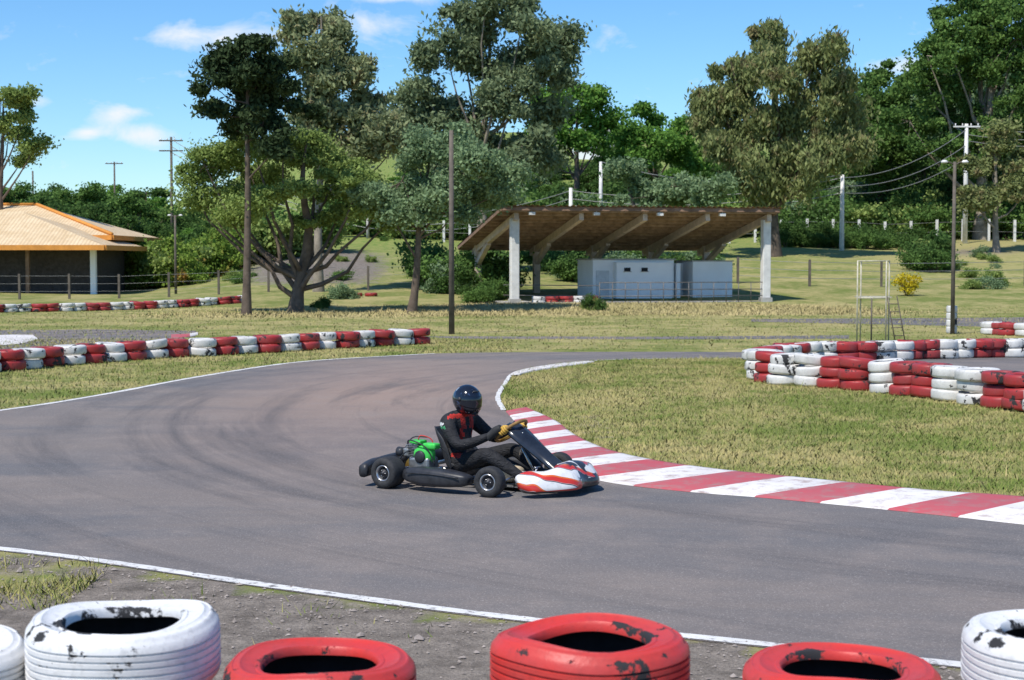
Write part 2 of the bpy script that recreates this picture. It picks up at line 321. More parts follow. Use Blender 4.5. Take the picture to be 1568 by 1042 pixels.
def blades(n,x0,x1,y0,y1,hm,wd,poly=None,avoid=True,pw=1.0,clump=0,straw=False):
    x=rng.uniform(x0,x1,n); y=y0+(y1-y0)*rng.uniform(0,1,n)**pw; k=np.ones(n,bool)
    if avoid: k&=~pip(x,y,outline)&~pip(x,y,kerbpoly)
    if clump: k&=(np.sin(x*3.1+np.sin(y*2.3)*2)*np.cos(y*2.7+np.sin(x*1.7)*2)+rng.normal(0,.4,n))>clump
    if y1>50:
        dd=dryf(x,y)+rng.normal(0,.15,n); k&=(dd>.45) if straw else (dd<.55)
    x=x[k];y=y[k];n=len(x); z=hgt(x,y); a=rng.uniform(0,2*math.pi,n); h=hm*rng.lognormal(0,.38,n); ww=wd*rng.uniform(.6,1.4,n)
    lean=rng.normal(0,.7,(n,2))*h[:,None]
    V=np.zeros((n,3,3)); V[:,0]=np.stack([x-np.cos(a)*ww,y-np.sin(a)*ww,z-.005],1); V[:,1]=np.stack([x+np.cos(a)*ww,y+np.sin(a)*ww,z-.005],1); V[:,2]=np.stack([x+lean[:,0],y+lean[:,1],z+h],1)
    return V.reshape(-1,3)
BV=[blades(270000,-.5,11,10,33,.030,.006,pw=1.25),blades(70000,-13,0,17,40,.036,.008),blades(30000,-.5,11,11,30,.06,.007,pw=1.2,clump=.9),
    blades(50000,-20,26,35,66,.035,.014),blades(9000,-4.6,-2.6,8.9,10.3,.05,.004,clump=.1),blades(5000,-5,2,6,9.3,.04,.004,clump=1.0),
    blades(22000,-9,12,5,34,.05,.006,clump=1.3)]
BV=np.concatenate(BV); mesh_from("grass_blades",BV,np.arange(len(BV)).reshape(-1,3),[M_blade])
BV=np.concatenate([blades(60000,-14,18,55,67,.075,.016,straw=True),blades(14000,-2,9,12,32,.04,.006,clump=.9)]); mesh_from("dry_straw_grass",BV,np.arange(len(BV)).reshape(-1,3),[M_straw])
M_peb=simple("pebbles",(.28,.24,.21),.9,.5,20)
base=np.array([(1,0,0),(-1,0,0),(0,1,0),(0,-1,0),(0,0,1),(0,0,-1)],float)
tri=np.array([(0,2,4),(2,1,4),(1,3,4),(3,0,4)])
PV=[];PF=[];c=0
for i in range(2800):
    px_=random.uniform(-5,3.5); e=float(np.interp(px_,nearS[:,0],nearS[:,1])); py_=e-abs(random.gauss(0,1.0))+.25*random.random()**3
    s=random.lognormvariate(-4.9,.5); vv=base*np.array((s,s*random.uniform(.6,1),s*.6))*rng.uniform(.7,1.3,(6,1)); a=random.uniform(0,6.28); R=np.array([[math.cos(a),-math.sin(a),0],[math.sin(a),math.cos(a),0],[0,0,1]])
    PV.append(vv@R.T+np.array((px_,py_,.004+s*.1))); PF.append(tri+c); c+=6
mesh_from("gravel_stones",np.concatenate(PV),np.concatenate(PF),[M_peb])
# ---------------------------------------------------------------- tyres
def tyre_prof(R=.30,w=.1,bead=.178,groove=True):
    half=[(bead,.062),(bead+.001,.080),(bead+.008,.0895),(bead+.020,.0915),(bead+.024,.0885),(.222,.0935),(.243,.0985),(.246,.1015),(.251,.1015),(.254,.0985),(.268,.0955),(.271,.0975),(.276,.0955),(.279,.0905),(.288,.0800),(.2945,.0725)]
    tread=[]
    zs=[.050,.030,.010,-.012,-.032,-.052]
    for z in zs:
        if groove: tread+= [(.2985,z+.0040),(.2915,z+.0025),(.2915,z-.0025),(.2985,z-.0040)]
        elif z in(.050,.010,-.052): tread+=[(.300,z)]
    if not groove: half=[half[i] for i in (0,2,5,8,12,14,15)]
    inner=[(bead+.006,-.058),(.235,-.084),(.272,-.074),(.283,-.04),(.283,.04),(.272,.074),(.235,.084),(bead+.006,.058)]
    p=half+tread+[(r,-z) for r,z in half[::-1]]+inner
    return [(r*R/.3,z*w/.1) for r,z in p],len(half)*2+len(tread)
def tyre_arr(seg,**k): 
    p,no=tyre_prof(**k); V,F=lathe(p,seg); mi=np.repeat(np.array([0]*(no-1)+[1]*(len(p)-no+1)),seg); return V,F[:,::-1],mi
TV,TF,TM=tyre_arr(144)
def fg_stack(cx,cy,ztop,n,mats,R=.30,seed=0):
    rr=random.Random(seed); e=empty("tyre_stack",(cx,cy,0)); hh=ztop/n
    for i in range(n):
        last=i==n-1; m=mats[(n-1-i)%len(mats)]; V=TV*np.array((R/.3,R/.3,hh/.205))
        a=np.arctan2(V[:,1],V[:,0]); ph=rr.uniform(0,6.28); k=1+.014*np.cos(2*a+ph)+.004*np.cos(5*a+ph*2); V=V*np.stack([k,k,np.ones_like(k)],1); V[:,2]+=.005*np.cos(3*a+ph)+.007*np.cos(2*a+ph*3)*(np.abs(V[:,2])/.1)
        o=mesh_from("tyre",V,TF,[m,M_rubin],TM,smooth=True,parent=e); o.location=(rr.uniform(-.012,.012)*(0 if last else 1),rr.uniform(-.012,.012),hh*(i+.5)); o.rotation_euler=(rr.gauss(0,.008),rr.gauss(0,.008),rr.uniform(0,6.28))
        o.modifiers.new("es",'EDGE_SPLIT').split_angle=math.radians(38)
def stackat(px,pyc,d,n,mats,seed): 
    p=P(px,pyc,d); fg_stack(p[0],p[1],p[2],n,mats,seed=seed)
stackat(190,940,4.90,4,[M_tw,M_tw],1); stackat(-108,984,4.86,4,[M_tw],2); stackat(490,1006,4.78,4,[M_tr,M_tr],3)
stackat(903,968,4.70,4,[M_tr],4); stackat(1289,1015,4.78,4,[M_tr],5); stackat(1632,960,4.72,4,[M_tw],6)
stackat(1980,985,4.7,4,[M_tr],8); stackat(-410,970,4.95,4,[M_tr],9)
bV,bF,bM=tyre_arr(28,groove=False,R=.30)
def barrier(name,path,n,levels,pat,hh=.19,seed=0,R=.30):
    rr=random.Random(seed); p,_=resample(spline(path,8),n); mb=MB()
    for i in range(n):
        c=pat[i%len(pat)]; jx,jy=rr.gauss(0,.035),rr.gauss(0,.035)
        for l in range(levels):
            s=R/.3*rr.uniform(.92,1.05); V=bV*np.array((s,s*rr.uniform(.96,1.03),hh/.205*rr.uniform(.94,1.03))); t=rr.gauss(0,.05); V=V+np.stack([0*V[:,0],0*V[:,0],V[:,0]*t],1)
            V=V+np.array((p[i][0]+jx+rr.gauss(0,.02),p[i][1]+jy+rr.gauss(0,.02),hgt(p[i][0],p[i][1])+hh*(l+.5)+rr.uniform(0,.006)))
            mb.add(V,bF,np.where(bM==1,2,c))
    return mb.build(name,[M_btw,M_btr,M_rubin])
barrier("tyre_barrier",[G(-420,592),G(-200,585),G(0,568),G(200,551),G(400,540),G(560,531),G(640,527)],30,2,[0,1],.185,1,.31)
barrier("tyre_barrier",[G(1163,581),G(1200,588),G(1300,596),G(1400,606),G(1500,620),G(1600,634),G(1800,668)],19,3,[0,1,0,0,1,1,0,1,1,0,0,1,1,0,0,1,1,0],.165,2,.30)
barrier("tyre_barrier",[G(1165,569),G(1180,562),G(1230,554),G(1330,552),G(1450,549),G(1568,547),G(1900,552)],32,2,[0,0,1,1,0,0,1,1],.19,3,.30)
barrier("tyre_barrier",[G(-500,484),G(-100,482),G(0,479),G(150,476),G(372,470)],44,2,[0,1,1,0],.16,4,.31)
barrier("tyre_barrier",[G(1520,512),G(1568,515),G(1800,524)],14,2,[0,1,1,0],.17,5)
barrier("tyre_barrier",[G(545,467),G(568,467)],2,1,[1],.16,7)
# ---------------------------------------------------------------- shelter
sh=empty("open_shelter",(.1,66,0),math.atan2(.222,.975))
mb=MB(); mb.add(*boxa((5.6,4.3,.10),(12.2,8.4,.30)),smooth=False); mb.build("floor_slab",[M_cgrey],sh)
bt=0.25
mb=MB()
for uu in (.0,11.25): mb.add(*boxa((uu,0,1.85),(.36,.36,3.9)),smooth=False)
bevel(mb.build("front_column",[M_conc],sh),.03)
mb=MB()
for uu in (.0,11.25): mb.add(*boxa((uu,-.02,.2),(.46,.46,.42)),smooth=False)
mb.build("column_base",[M_cgrey],sh)
def rz(v): return 4.18-(v+.6)*(1.55/9.6)
mb=MB()
US=[0,2.81,5.62,8.43,11.25]
for uu in US:
    mb.add(*boxa((uu,7.6,(rz(7.6)-.2+bt)/2),(.3,.3,rz(7.6)-.3)),smooth=False)
    for (v0,z0,v1,z1,hh) in [(8.6,rz(8.6)-.30,-.4,rz(-.4)-.28,.30),(7.6,1.9,5.2,rz(5.2)-.42,.24)]:
        L=math.hypot(v1-v0,z1-z0); a=math.atan2(z1-z0,v1-v0); R=Matrix.Rotation(a,3,'X')
        mb.add(*boxa((uu,(v0+v1)/2,(z0+z1)/2),(.2,L,hh),np.array(R)),smooth=False)
mb.build("rafter_frame",[simple("rafter_concrete",(.56,.45,.36),.85,.2,3)],sh)
ang=math.atan2(-(1.55/9.6),1); Rr=np.array(Matrix.Rotation(ang,3,'X'))
mb=MB()
for i in range(13):
    v=-.55+i*.79; mb.add(*boxa((5.45,v,rz(v)-.06),(12.2,.09,.15),Rr),smooth=False)
for i in range(26): mb.add(*boxa((-.6+i*.484,4.2,rz(4.2)+.015),(.06,9.7,.035),Rr),smooth=False)
mb.build("purlin",[simple("purlin_wood",(.34,.235,.165),.85,.4,3)],sh)
mb=MB(); mb.add(*boxa((5.45,-.72,rz(-.7)-.02),(12.25,.05,.16),Rr),smooth=False); mb.add(*boxa((-.70,4.15,rz(4.15)-.02),(.05,9.7,.16),Rr),smooth=False); mb.add(*boxa((11.6,4.15,rz(4.15)-.02),(.05,9.7,.16),Rr),smooth=False)
mb.build("fascia",[M_wood],sh)
nn=240; uu=np.linspace(-.75,11.65,nn); zz=.03*np.sin(uu*2*math.pi/.25)+.012*np.sin(uu*3.1); V=[]
for v in (-.85,4.2,9.1): V.append(np.stack([uu,np.full(nn,v)+.05*np.sin(uu*7.3)*(v<0),rz(v)+.085+zz],1))
V=np.concatenate(V); i=np.arange(nn-1); F=np.concatenate([np.stack([r*nn+i,r*nn+i+1,(r+1)*nn+i+1,(r+1)*nn+i],1) for r in (0,1)])
mesh_from("roof_covering",V,F,[simple("roof_sheet",(.26,.165,.11),.85,.45,2)],parent=sh)
mb=MB()
for uu in (.6,3.4,6.2,9.0): 
    mb.add(*tube([(uu,-.62,rz(-.6)-.05),(uu,-.62,rz(-.6)-.16)],.02,6),0); mb.add(*boxa((uu,-.62,rz(-.6)-.2),(.26,.2,.12)),0,False)
mb.build("light_fitting",[M_conc],sh)
mb=MB()
for z in (.5,.78,1.08): mb.add(*tube([(3.7,-.1,z),(11.1,-.1,z)],.022,6),0)
for i in range(14): mb.add(*tube([(3.7+i*.57,-.1,.2),(3.7+i*.57,-.1,1.08)],.02,6))
for z in (.5,.95): mb.add(*tube([(.2,3,z),(3.7,-.1,z)],.022,6))
mb.build("railing",[simple("rail_metal",(.16,.15,.14),.6,.3,5,metal=.3)],sh)
rb=np.array([[math.cos(math.atan2(.222,.975)),-math.sin(math.atan2(.222,.975))],[math.sin(math.atan2(.222,.975)),math.cos(math.atan2(.222,.975))]])
tp=[tuple(np.array((.1,66))+rb@np.array(q)) for q in ((1.2,.6),(3.6,.7))]
barrier("tyre_barrier",tp,5,2,[0,1,1],.16,6)
wb=empty("white_toilet_block",(.1,66,0),math.atan2(.222,.975))
def part(name,c,s,mat,par,bv=.015): 
    mb=MB(); mb.add(*boxa(c,s),smooth=False); o=mb.build(name,[mat],par); 
    if bv: bevel(o,bv)
    return o
part("main_walls",(6.2,4.4,1.16),(3.8,2.6,1.78),M_wallw,wb); part("front_bay",(6.55,2.85,1.13),(2.6,.5,1.62),M_wallw,wb)
part("side_wing",(9.95,4.3,1.13),(1.9,2.4,1.70),M_wallw,wb); part("link_wall",(8.55,5.1,1.1),(.92,1.2,1.6),M_wallw,wb)
part("roof_cap",(6.2,4.4,2.075),(3.95,2.75,.06),M_cgrey,wb,.01); part("roof_cap",(9.95,4.3,2.0),(2.02,2.5,.05),M_cgrey,wb,.01)
part("doorway",(8.55,4.48,.85),(.55,.06,1.1),M_dark,wb,0); part("pillar",(8.3,3.3,1.1),(.2,.5,1.6),M_wallw,wb)
for uu in (5.75,6.55): part("vent_window",(uu,2.585,1.62),(.28,.05,.16),M_dark,wb,0); part("window_sill",(uu,2.57,1.525),(.36,.08,.03),M_cgrey,wb,0)
part("door",(4.75,3.085,.95),(.6,.05,1.25),simple("door_paint",(.62,.64,.65),.6,.1),wb,.005)
# ---------------------------------------------------------------- house
def hiproof(mb,x0,x1,y0,y1,ze,zr,ri,mi=0):
    ym=(y0+y1)/2; V=[(x0,y0,ze),(x1,y0,ze),(x1,y1,ze),(x0,y1,ze),(x0+ri,ym,zr),(x1-ri,ym,zr)]
    mb.add(V,[(0,1,5,4),(2,3,4,5),(1,2,5,5),(3,0,4,4)],mi,False)
def mk_tiles():
    m,nt,b=newmat("clay_roof_tiles",.85,.2); v=coord(nt); n=noise(nt,v,1.4,5,.7); wv=node(nt,'ShaderNodeTexWave',{'Vector':v,'Scale':1.6,'Distortion':.3},bands_direction='X')
    c=mix(nt,mr(nt,n,.3,.7),(.54,.39,.22),(.72,.57,.37)); c=mix(nt,mr(nt,wv.outputs['Fac'],.0,.5,.3,0),c,(.34,.22,.12)); nt.links.new(c,b.inputs['Base Color']); bump(nt,b,wv.outputs['Fac'],.4,.05); return m
M_tile=mk_tiles(); M_orange=simple("orange_trim",(.66,.27,.05),.7,.15,3)
ho=empty("tile_roof_house",(0,0,0))
a=P(160,377,80); b_=P(196,366,88); zb=float(hgt(-25,82))
mb=MB(); hiproof(mb,a[0]-17,a[0],80,89,a[2],P(0,324,84)[2],5.6); hiproof(mb,b_[0]-19,b_[0],84.5,97,b_[2]+.1,P(30,314,90)[2],5.9); mb.build("roof",[M_tile],ho)
mb=MB(); 
for (xa,xb,ya,yb,ze) in [(a[0]-17,a[0],80,89,a[2]),(b_[0]-19,b_[0],84.5,97,b_[2]+.1)]:
    mb.add(*boxa(((xa+xb)/2,ya-.04,ze-.08),(xb-xa,.1,.26)),smooth=False); mb.add(*boxa((xb+.04,(ya+yb)/2,ze-.08),(.1,yb-ya,.26)),smooth=False)
zr=P(30,314,90)[2]; mb.add(*tube([(b_[0],84.5,b_[2]+.2),(b_[0]-5.9,90.75,zr+.05)],.10,6),0); mb.add(*tube([(b_[0]-5.9,90.75,zr+.05),(b_[0]-14,90.75,zr+.05)],.10,6),0)
mb.build("fascia",[M_orange],ho)
mb=MB(); mb.add(*boxa((a[0]-8.8,85.2,(a[2]+zb)/2-.1),(15.5,6.2,a[2]-zb)),smooth=False); mb.build("inner_wall",[simple("painted_shade_wall",(.06,.05,.045),.9,.3)],ho)  # near-black base colour paints in the shade beneath the veranda roof
mb=MB(); mb.add(*boxa((b_[0]-9.9,91,(b_[2]+zb)/2-.1),(16.6,10,b_[2]-zb)),smooth=False); mb.add(*boxa((a[0]-1.0,81.6,(a[2]+zb)/2-.1),(.28,.28,a[2]-zb)),smooth=False)
for i in range(1,5): mb.add(*boxa((a[0]-1-i*3.3,81.2,(a[2]+zb)/2-.1),(.18,.18,a[2]-zb)),1,False)
mb.build("wall",[M_wallw,M_wood],ho)
mb=MB(); mb.add(*boxa((b_[0]-2.2,85.97,zb+1.0),(.8,.06,2.0)),smooth=False); mb.add(*boxa((b_[0]-1.56,88,zb+1.1),(.06,1.2,1.6)),smooth=False); mb.build("window",[M_dark],ho)
# ---------------------------------------------------------------- trees
def quads_leaf(C,size,el=1.7,droop=0.):
    n=len(C); a=rng.normal(size=(n,3)); a/=np.linalg.norm(a,axis=1)[:,None]; a[:,2]-=droop*1.6; a/=np.linalg.norm(a,axis=1)[:,None]
    b=np.cross(a,rng.normal(size=(n,3))); b/=np.linalg.norm(b,axis=1)[:,None]+1e-6
    s=size*rng.uniform(.55,1.35,n)[:,None]; L=a*s*el*.5; Wd=b*s*.5
    V=np.stack([C-L,C+Wd-L*.1,C+L,C-Wd-L*.1],1).reshape(-1,3); return V,np.arange(4*n).reshape(-1,4)
def leaves_for(lobes,n,clump,leaf,el,droop,flat=.65,dens=1.0,mb=None,twig=True,fill=.5,spread=.55):
    vol=np.array([l[1][0]*l[1][2] for l in lobes]); share=vol/vol.sum()
    for (c,r),sh_ in zip(lobes,share):
        k=max(4,int(dens*r[0]*r[2]/(clump*clump)*2.0)); dirs=rng.normal(size=(k,3)); dirs/=np.linalg.norm(dirs,axis=1)[:,None]
        rad=rng.uniform(0,1.25,k)**fill*np.where(rng.random(k)<.12,1.25,1.0); cc=c+dirs*rad[:,None]*r; w_=rng.uniform(.15,1.8,k); cnt=np.maximum(6,(n*sh_*w_/w_.sum())).astype(int)
        for q_,m_ in zip(cc,cnt):
            s=clump*rng.uniform(.45,1.4); g=rng.normal(size=(m_,3))*np.array((s,s,s*flat))*spread
            if droop: g[:,2]-=np.abs(rng.normal(size=m_))*s*droop
            mb.add(*quads_leaf(q_+g,leaf,el,droop),1,False)
            if twig and rng.random()<.6:
                md=(c+q_)/2+rng.normal(size=3)*.1; mb.add(*tube([c,md,q_],[.028,.018,.006],4,False),0)
def tree(name,d,bpx,lobes,lm,bm,n,leaf=.13,el=1.7,droop=0,r0=.2,clump=.55,attach=(.4,.7),top=None,base_y=None,fill=.5,dens=1.0,flat=.65,bend=.3,depth=.9,spread=.55):
    bx=P(bpx,450,d)[0]; bz=float(hgt(bx,d)); base=np.array((bx,d,bz-.1)); mb=MB(); L=[]
    for (px,py,rx,ry) in lobes:
        c=P(px,py,d); s=d/FPX; rx*=random.uniform(.72,1.08); ry*=random.uniform(.72,1.08); c=c+np.array((0,rng.uniform(-1,1)*rx*s*depth*1.2,0)); L.append((c,np.array((rx*s,rx*s*depth,ry*s))))
    topc=P(*top,d) if top else max(L,key=lambda l:l[0][2])[0]
    nn=9; tp=[]
    for i in range(nn):
        t=i/(nn-1); p=base+(topc-base)*t; p[0]+=math.sin(t*5+bpx)*.12*bend*(1-abs(2*t-1))*3; p[1]+=math.cos(t*4+bpx)*.15*bend*(1-abs(2*t-1))*3; tp.append(p)
    tp=np.array(tp); rr=r0*(1-np.linspace(0,1,nn))**.8+.03; rr[0]*=1.35; mb.add(*tube(tp,rr,10,False),0)
    for c,r in L:
        t=random.uniform(*attach)*max(.15,min(1,(c[2]-base[2])/(topc[2]-base[2]))); f=t*(nn-1); i=min(nn-2,int(f)); s=tp[i]*(1-(f-i))+tp[i+1]*(f-i)
        dd=c-s; pts=[s+dd*q+np.array((random.gauss(0,.06),random.gauss(0,.06),math.sin(q*math.pi)*np.linalg.norm(dd[:2])*-.08))*(1 if 0<q<1 else 0)*max(1,np.linalg.norm(dd)*.5) for q in (0,.25,.5,.75,1)]
        rb=max(.035,r0*(.55-.4*t)); mb.add(*tube(pts,[rb,rb*.8,rb*.6,rb*.42,.025],7,False),0)
    leaves_for(L,n,clump,leaf,el,droop,flat,dens,mb,True,fill,spread)
    return mb.build(name,[bm,lm])
L_pine=mk_leaf("needles_dark",(.028,.048,.022),(.075,.105,.045),tr=.15)
L_euc=mk_leaf("leaf_eucalyptus",(.12,.165,.085),(.28,.34,.18)); L_eucl=mk_leaf("leaf_eucalyptus_pale",(.17,.205,.10),(.37,.41,.21),(.34,.27,.14))
L_light=mk_leaf("leaf_light",(.15,.22,.055),(.34,.42,.13)); L_pale=mk_leaf("leaf_pale",(.13,.20,.095),(.30,.40,.21))
L_will=mk_leaf("leaf_willow",(.14,.175,.065),(.32,.35,.14),(.29,.22,.12)); L_bright=mk_leaf("leaf_bright",(.085,.185,.035),(.20,.36,.07)); L_dark=mk_leaf("leaf_dark",(.045,.095,.027),(.12,.20,.055))
L_for=mk_leaf("leaf_forest",(.065,.13,.035),(.18,.29,.075)); L_red=mk_leaf("leaf_reddish",(.12,.22,.04),(.28,.36,.07),(.42,.18,.07))
tree("araucaria_tree",58,377,[(385,78,46,24),(345,100,38,26),(420,100,38,28),(372,135,54,28),(432,150,42,30),(322,165,30,18),(350,190,36,22),(405,195,42,24),(425,225,32,18),(330,135,28,18),(390,110,50,26)],L_pine,M_bark,42000,.095,2.2,r0=.13,clump=.40,top=(380,70),attach=(.8,.95),bend=.1)
tree("eucalyptus_tree",75,488,[(485,26,38,20),(522,50,36,24),(465,70,34,28),(535,92,38,32),(490,120,44,30),(568,145,38,30),(530,175,48,32),(594,185,30,30),(465,175,36,28),(610,215,36,28),(555,220,46,28),(480,215,40,26),(440,40,26,18)],L_eucl,M_barkp,36000,.125,2.4,.4,.2,.56,top=(492,25),attach=(.5,.85),dens=.62,bend=.5,spread=.6)
tree("forked_shade_tree",61,452,[(318,255,44,32),(372,255,56,38),(436,240,58,38),(500,255,54,40),(556,275,48,34),(415,305,60,28),(345,305,52,26),(520,318,50,26),(480,215,48,26),(300,295,30,24),(390,225,44,24),(590,305,38,22),(470,340,36,14),(355,340,36,14),(600,335,32,16),(285,270,26,18)],L_light,M_bark,72000,.078,1.8,0,.24,.42,top=(470,215),attach=(.15,.4),bend=1.0,dens=.75,flat=.45,spread=.7)
tree("shade_tree",60,630,[(640,230,52,34),(690,218,48,32),(735,245,44,34),(615,280,48,36),(678,280,54,36),(745,292,42,28),(785,275,30,26),(640,322,44,20),(595,315,34,20),(560,300,34,24),(705,325,36,18)],L_pale,M_bark,54000,.10,1.5,0,.14,.44,top=(660,225),attach=(.45,.8),bend=.3,dens=.85,spread=.6)
tree("tall_eucalyptus_tree",85,738,[(745,14,50,24),(700,46,46,32),(802,32,52,30),(852,66,32,28),(688,100,48,36),(762,95,52,40),(826,110,46,36),(636,135,38,26),(698,160,52,38),(785,160,52,40),(660,185,44,30),(742,210,50,36),(840,175,34,30),(800,228,46,34),(690,235,44,28),(628,170,28,18),(868,42,20,16)],L_euc,M_barkp,76000,.135,2.3,.4,.3,.60,top=(750,20),attach=(.45,.8),bend=.7,dens=.62,spread=.6)
tree("willow_tree",100,1185,[(1180,56,48,24),(1120,92,44,26),(1242,78,46,28),(1185,112,58,34),(1120,155,48,38),(1265,135,46,40),(1200,180,60,44),(1103,210,36,40),(1278,205,38,44),(1150,245,42,42),(1228,245,48,46),(1094,145,30,26),(1295,165,30,30),(1185,295,42,32)],L_will,M_bark,76000,.14,2.8,.8,.38,.66,top=(1185,90),attach=(.3,.6),bend=.6,dens=.66,spread=.58)
tree("broadleaf_tree",90,2,[(5,150,46,18),(40,175,34,22),(10,200,36,22),(52,222,22,18),(-30,180,40,24),(-60,220,34,22),(30,245,22,14)],L_light,M_bark,22000,.13,1.5,0,.22,.5,top=(5,150),attach=(.5,.8),dens=.7)
tree("acacia_tree",128,880,[(850,146,40,16),(905,146,42,16),(880,176,56,20),(930,182,26,18),(840,196,38,22),(900,216,46,22),(860,235,46,22),(820,225,30,22)],L_bright,M_bark,30000,.21,1.4,0,.3,.85,top=(885,150),attach=(.4,.7))
tree("broadleaf_tree",132,1005,[(1000,182,44,20),(960,200,38,26),(1040,200,42,26),(1000,226,52,30),(960,245,40,26),(1055,250,40,28)],L_bright,M_bark,26000,.21,1.4,0,.3,.85,attach=(.4,.7))
tree("large_broadleaf_tree",118,1500,[(1505,25,68,32),(1440,70,58,34),(1550,60,60,42),(1490,100,70,42),(1420,125,54,38),(1560,140,60,46),(1470,165,64,44),(1530,205,64,44),(1395,185,48,38),(1450,230,58,40),(1590,100,54,54),(1600,200,54,54),(1480,-10,56,30),(1560,0,70,38),(1640,60,64,54),(1410,90,40,26),(1510,60,64,44)],L_for,M_barkp,120000,.185,1.5,0,.45,.75,top=(1520,20),attach=(.35,.65),bend=1)
tree("broadleaf_tree",125,1345,[(1345,118,36,24),(1320,155,42,30),(1378,150,40,32),(1345,195,56,36),(1305,230,46,36),(1390,235,48,38),(1340,265,54,32)],L_for,M_bark,38000,.19,1.5,0,.28,.75,attach=(.4,.7))
tree("broadleaf_tree",104,1525,[(1525,215,36,24),(1560,245,36,28),(1500,250,36,28),(1540,285,48,28),(1590,275,42,32),(1480,298,34,24)],L_will,M_barkp,32000,.15,1.8,0,.2,.6,attach=(.4,.7),dens=.7)
tree("shade_tree",100,1000,[(960,270,40,22),(1030,285,44,22),(1090,290,38,22),(1000,300,56,20)],L_pale,M_bark,18000,.16,1.6,0,.2,.6,attach=(.5,.8))
protos=[]
for k,(lm,fl) in enumerate([(L_for,.6),(L_dark,.6),(L_bright,.5),(L_pale,.6)]):
    mb=MB(); L=[]; R=3.6
    for i in range(17):
        a=rng.uniform(0,6.28); t=rng.uniform(.22,1); rr=R*math.sqrt(max(.05,1-(t-.45)**2*2.6))*rng.uniform(.35,.85); L.append((np.array((math.cos(a)*rr,math.sin(a)*rr,t*8.6)),np.array((1.5,1.5,1.0))*rng.uniform(.75,1.3)))
    mb.add(*tube([(0,0,-1),(.1,0,2),(0,.2,5),(.1,.1,8)],[.3,.22,.15,.05],8,False),0)
    for c,r in L: mb.add(*tube([(0,.1,c[2]*.45),c*np.array((.5,.5,.8)),c],[.1,.07,.03],5,False),0)
    leaves_for(L,16000,.75,.24,1.5,0,fl,.7,mb,False,.5,.6); protos.append(mb.build("foliage_%d"%k,[M_bark,lm],link=False))
def inst(par,me,x,y,s,sz=None,z=None):
    o=bpy.data.objects.new("tree_crown",me); scene.collection.objects.link(o); o.parent=par; z=float(hgt(x,y)) if z is None else z
    o.location=(x,y,z-.2); o.rotation_euler=(random.gauss(0,.05),random.gauss(0,.05),random.uniform(0,6.28)); o.scale=(s,s,(sz or s)); return o
forest=empty("distant_trees")
skp=[-500,0,60,150,230,300,420,560,650,800,870,950,1070,1150,1300,1400,1480,1568,1900]; skv=[270,290,272,270,285,300,290,262,240,225,235,205,215,225,165,120,70,30,30]
random.seed(11)
for row,(d,drop) in enumerate([(130,100),(143,45),(158,14),(182,0)]):
    px=-420+row*17
    while px<2000:
        left=px<330
        dd=d*random.uniform(.96,1.04)*(.93 if left else 1); sky_y=np.interp(px,skp,skv)+random.uniform(-14,26)+drop*(.5 if left else 1)*(1 if px<1350 else 1.3)
        if 490<px<625 and row<2: px+=30; continue
        c=P(px,sky_y,dd); h=float(hgt(c[0],dd)); H=c[2]-h
        if H>1.6:
            s=max(.42,min(1.5,H/9.8)); inst(forest,protos[random.choice([0,0,1,1,2,3,1] if not left else [0,1,1,2])],c[0],dd,s*random.uniform(.9,1.25),H/9.6)
        px+=random.uniform(36,62)*(130/d)*1.15
bp=[]
for k,(lm) in enumerate([L_for,L_dark,L_red,L_pale,L_light]):
    mb=MB(); L=[(np.array((rng.uniform(-.6,.6),rng.uniform(-.6,.6),rng.uniform(.3,1.15))),np.array((.45,.45,.35))) for i in range(9)]
    for c,r in L: mb.add(*tube([(0,0,0),c],[.03,.01],4,False),0)
    leaves_for(L,3800,.3,.085,1.5,0,.7,1,mb,False); bp.append(mb.build("shrub_foliage_%d"%k,[M_bark,lm],link=False))
hedge=empty("shrub_mass")
def shrubs(p0,p1,d0,d1,n,kinds,s0,s1,par=hedge):
    for i in range(n):
        px=random.uniform(p0,p1); d=random.uniform(d0,d1); x=P(px,400,d)[0]; s=random.uniform(s0,s1); inst(par,bp[random.choice(kinds)],x,d,s,s*random.uniform(.8,1.2))
shrubs(180,340,88,100,40,[2,2,2,4],1.1,1.9); shrubs(-200,180,93,105,26,[0,1],1.2,2.2); shrubs(640,765,73,80,26,[0,1,3],.8,1.5); shrubs(330,480,100,112,26,[0,1,4],1.2,2.4)
shrubs(560,1300,118,128,90,[0,0,1,3,4],1.4,2.8); shrubs(1180,1400,108,113,40,[1,0],.7,1.15); shrubs(1300,1900,118,128,60,[0,1,4],1.2,2.6); shrubs(1395,1450,86,91,9,[0,4,1],.9,1.4)
shrubs(500,640,125,140,16,[4,0],1.,2.0); shrubs(740,1100,80,92,34,[0,1,3],.6,1.3); shrubs(900,925,60,61.5,3,[1,4],.35,.5); shrubs(505,530,70,72,3,[1,3],.5,.7); shrubs(700,760,67,72,8,[0,1],.5,.8); shrubs(470,500,64,66,3,[1],.25,.4)
shrubs(1450,1568,75,100,14,[4,3],.3,.7); shrubs(330,640,80,125,16,[4,0],.3,.8)
fb=MB(); x=P(1388,450,72)[0]; z0=float(hgt(x,72)); L=[(np.array((x+rng.uniform(-.35,.35),72+rng.uniform(-.3,.3),z0+rng.uniform(.2,.85))),np.array((.22,.22,.2))) for i in range(9)]
for c,r in L: fb.add(*tube([(x,72,z0-.05),c],[.02,.01],4,False),0)
leaves_for(L,1500,.2,.07,1.3,0,.7,1,fb,False); fb.build("flowering_bush",[M_bark,mk_leaf("yellow_flowers",(.65,.50,.02),(.30,.28,.04))])
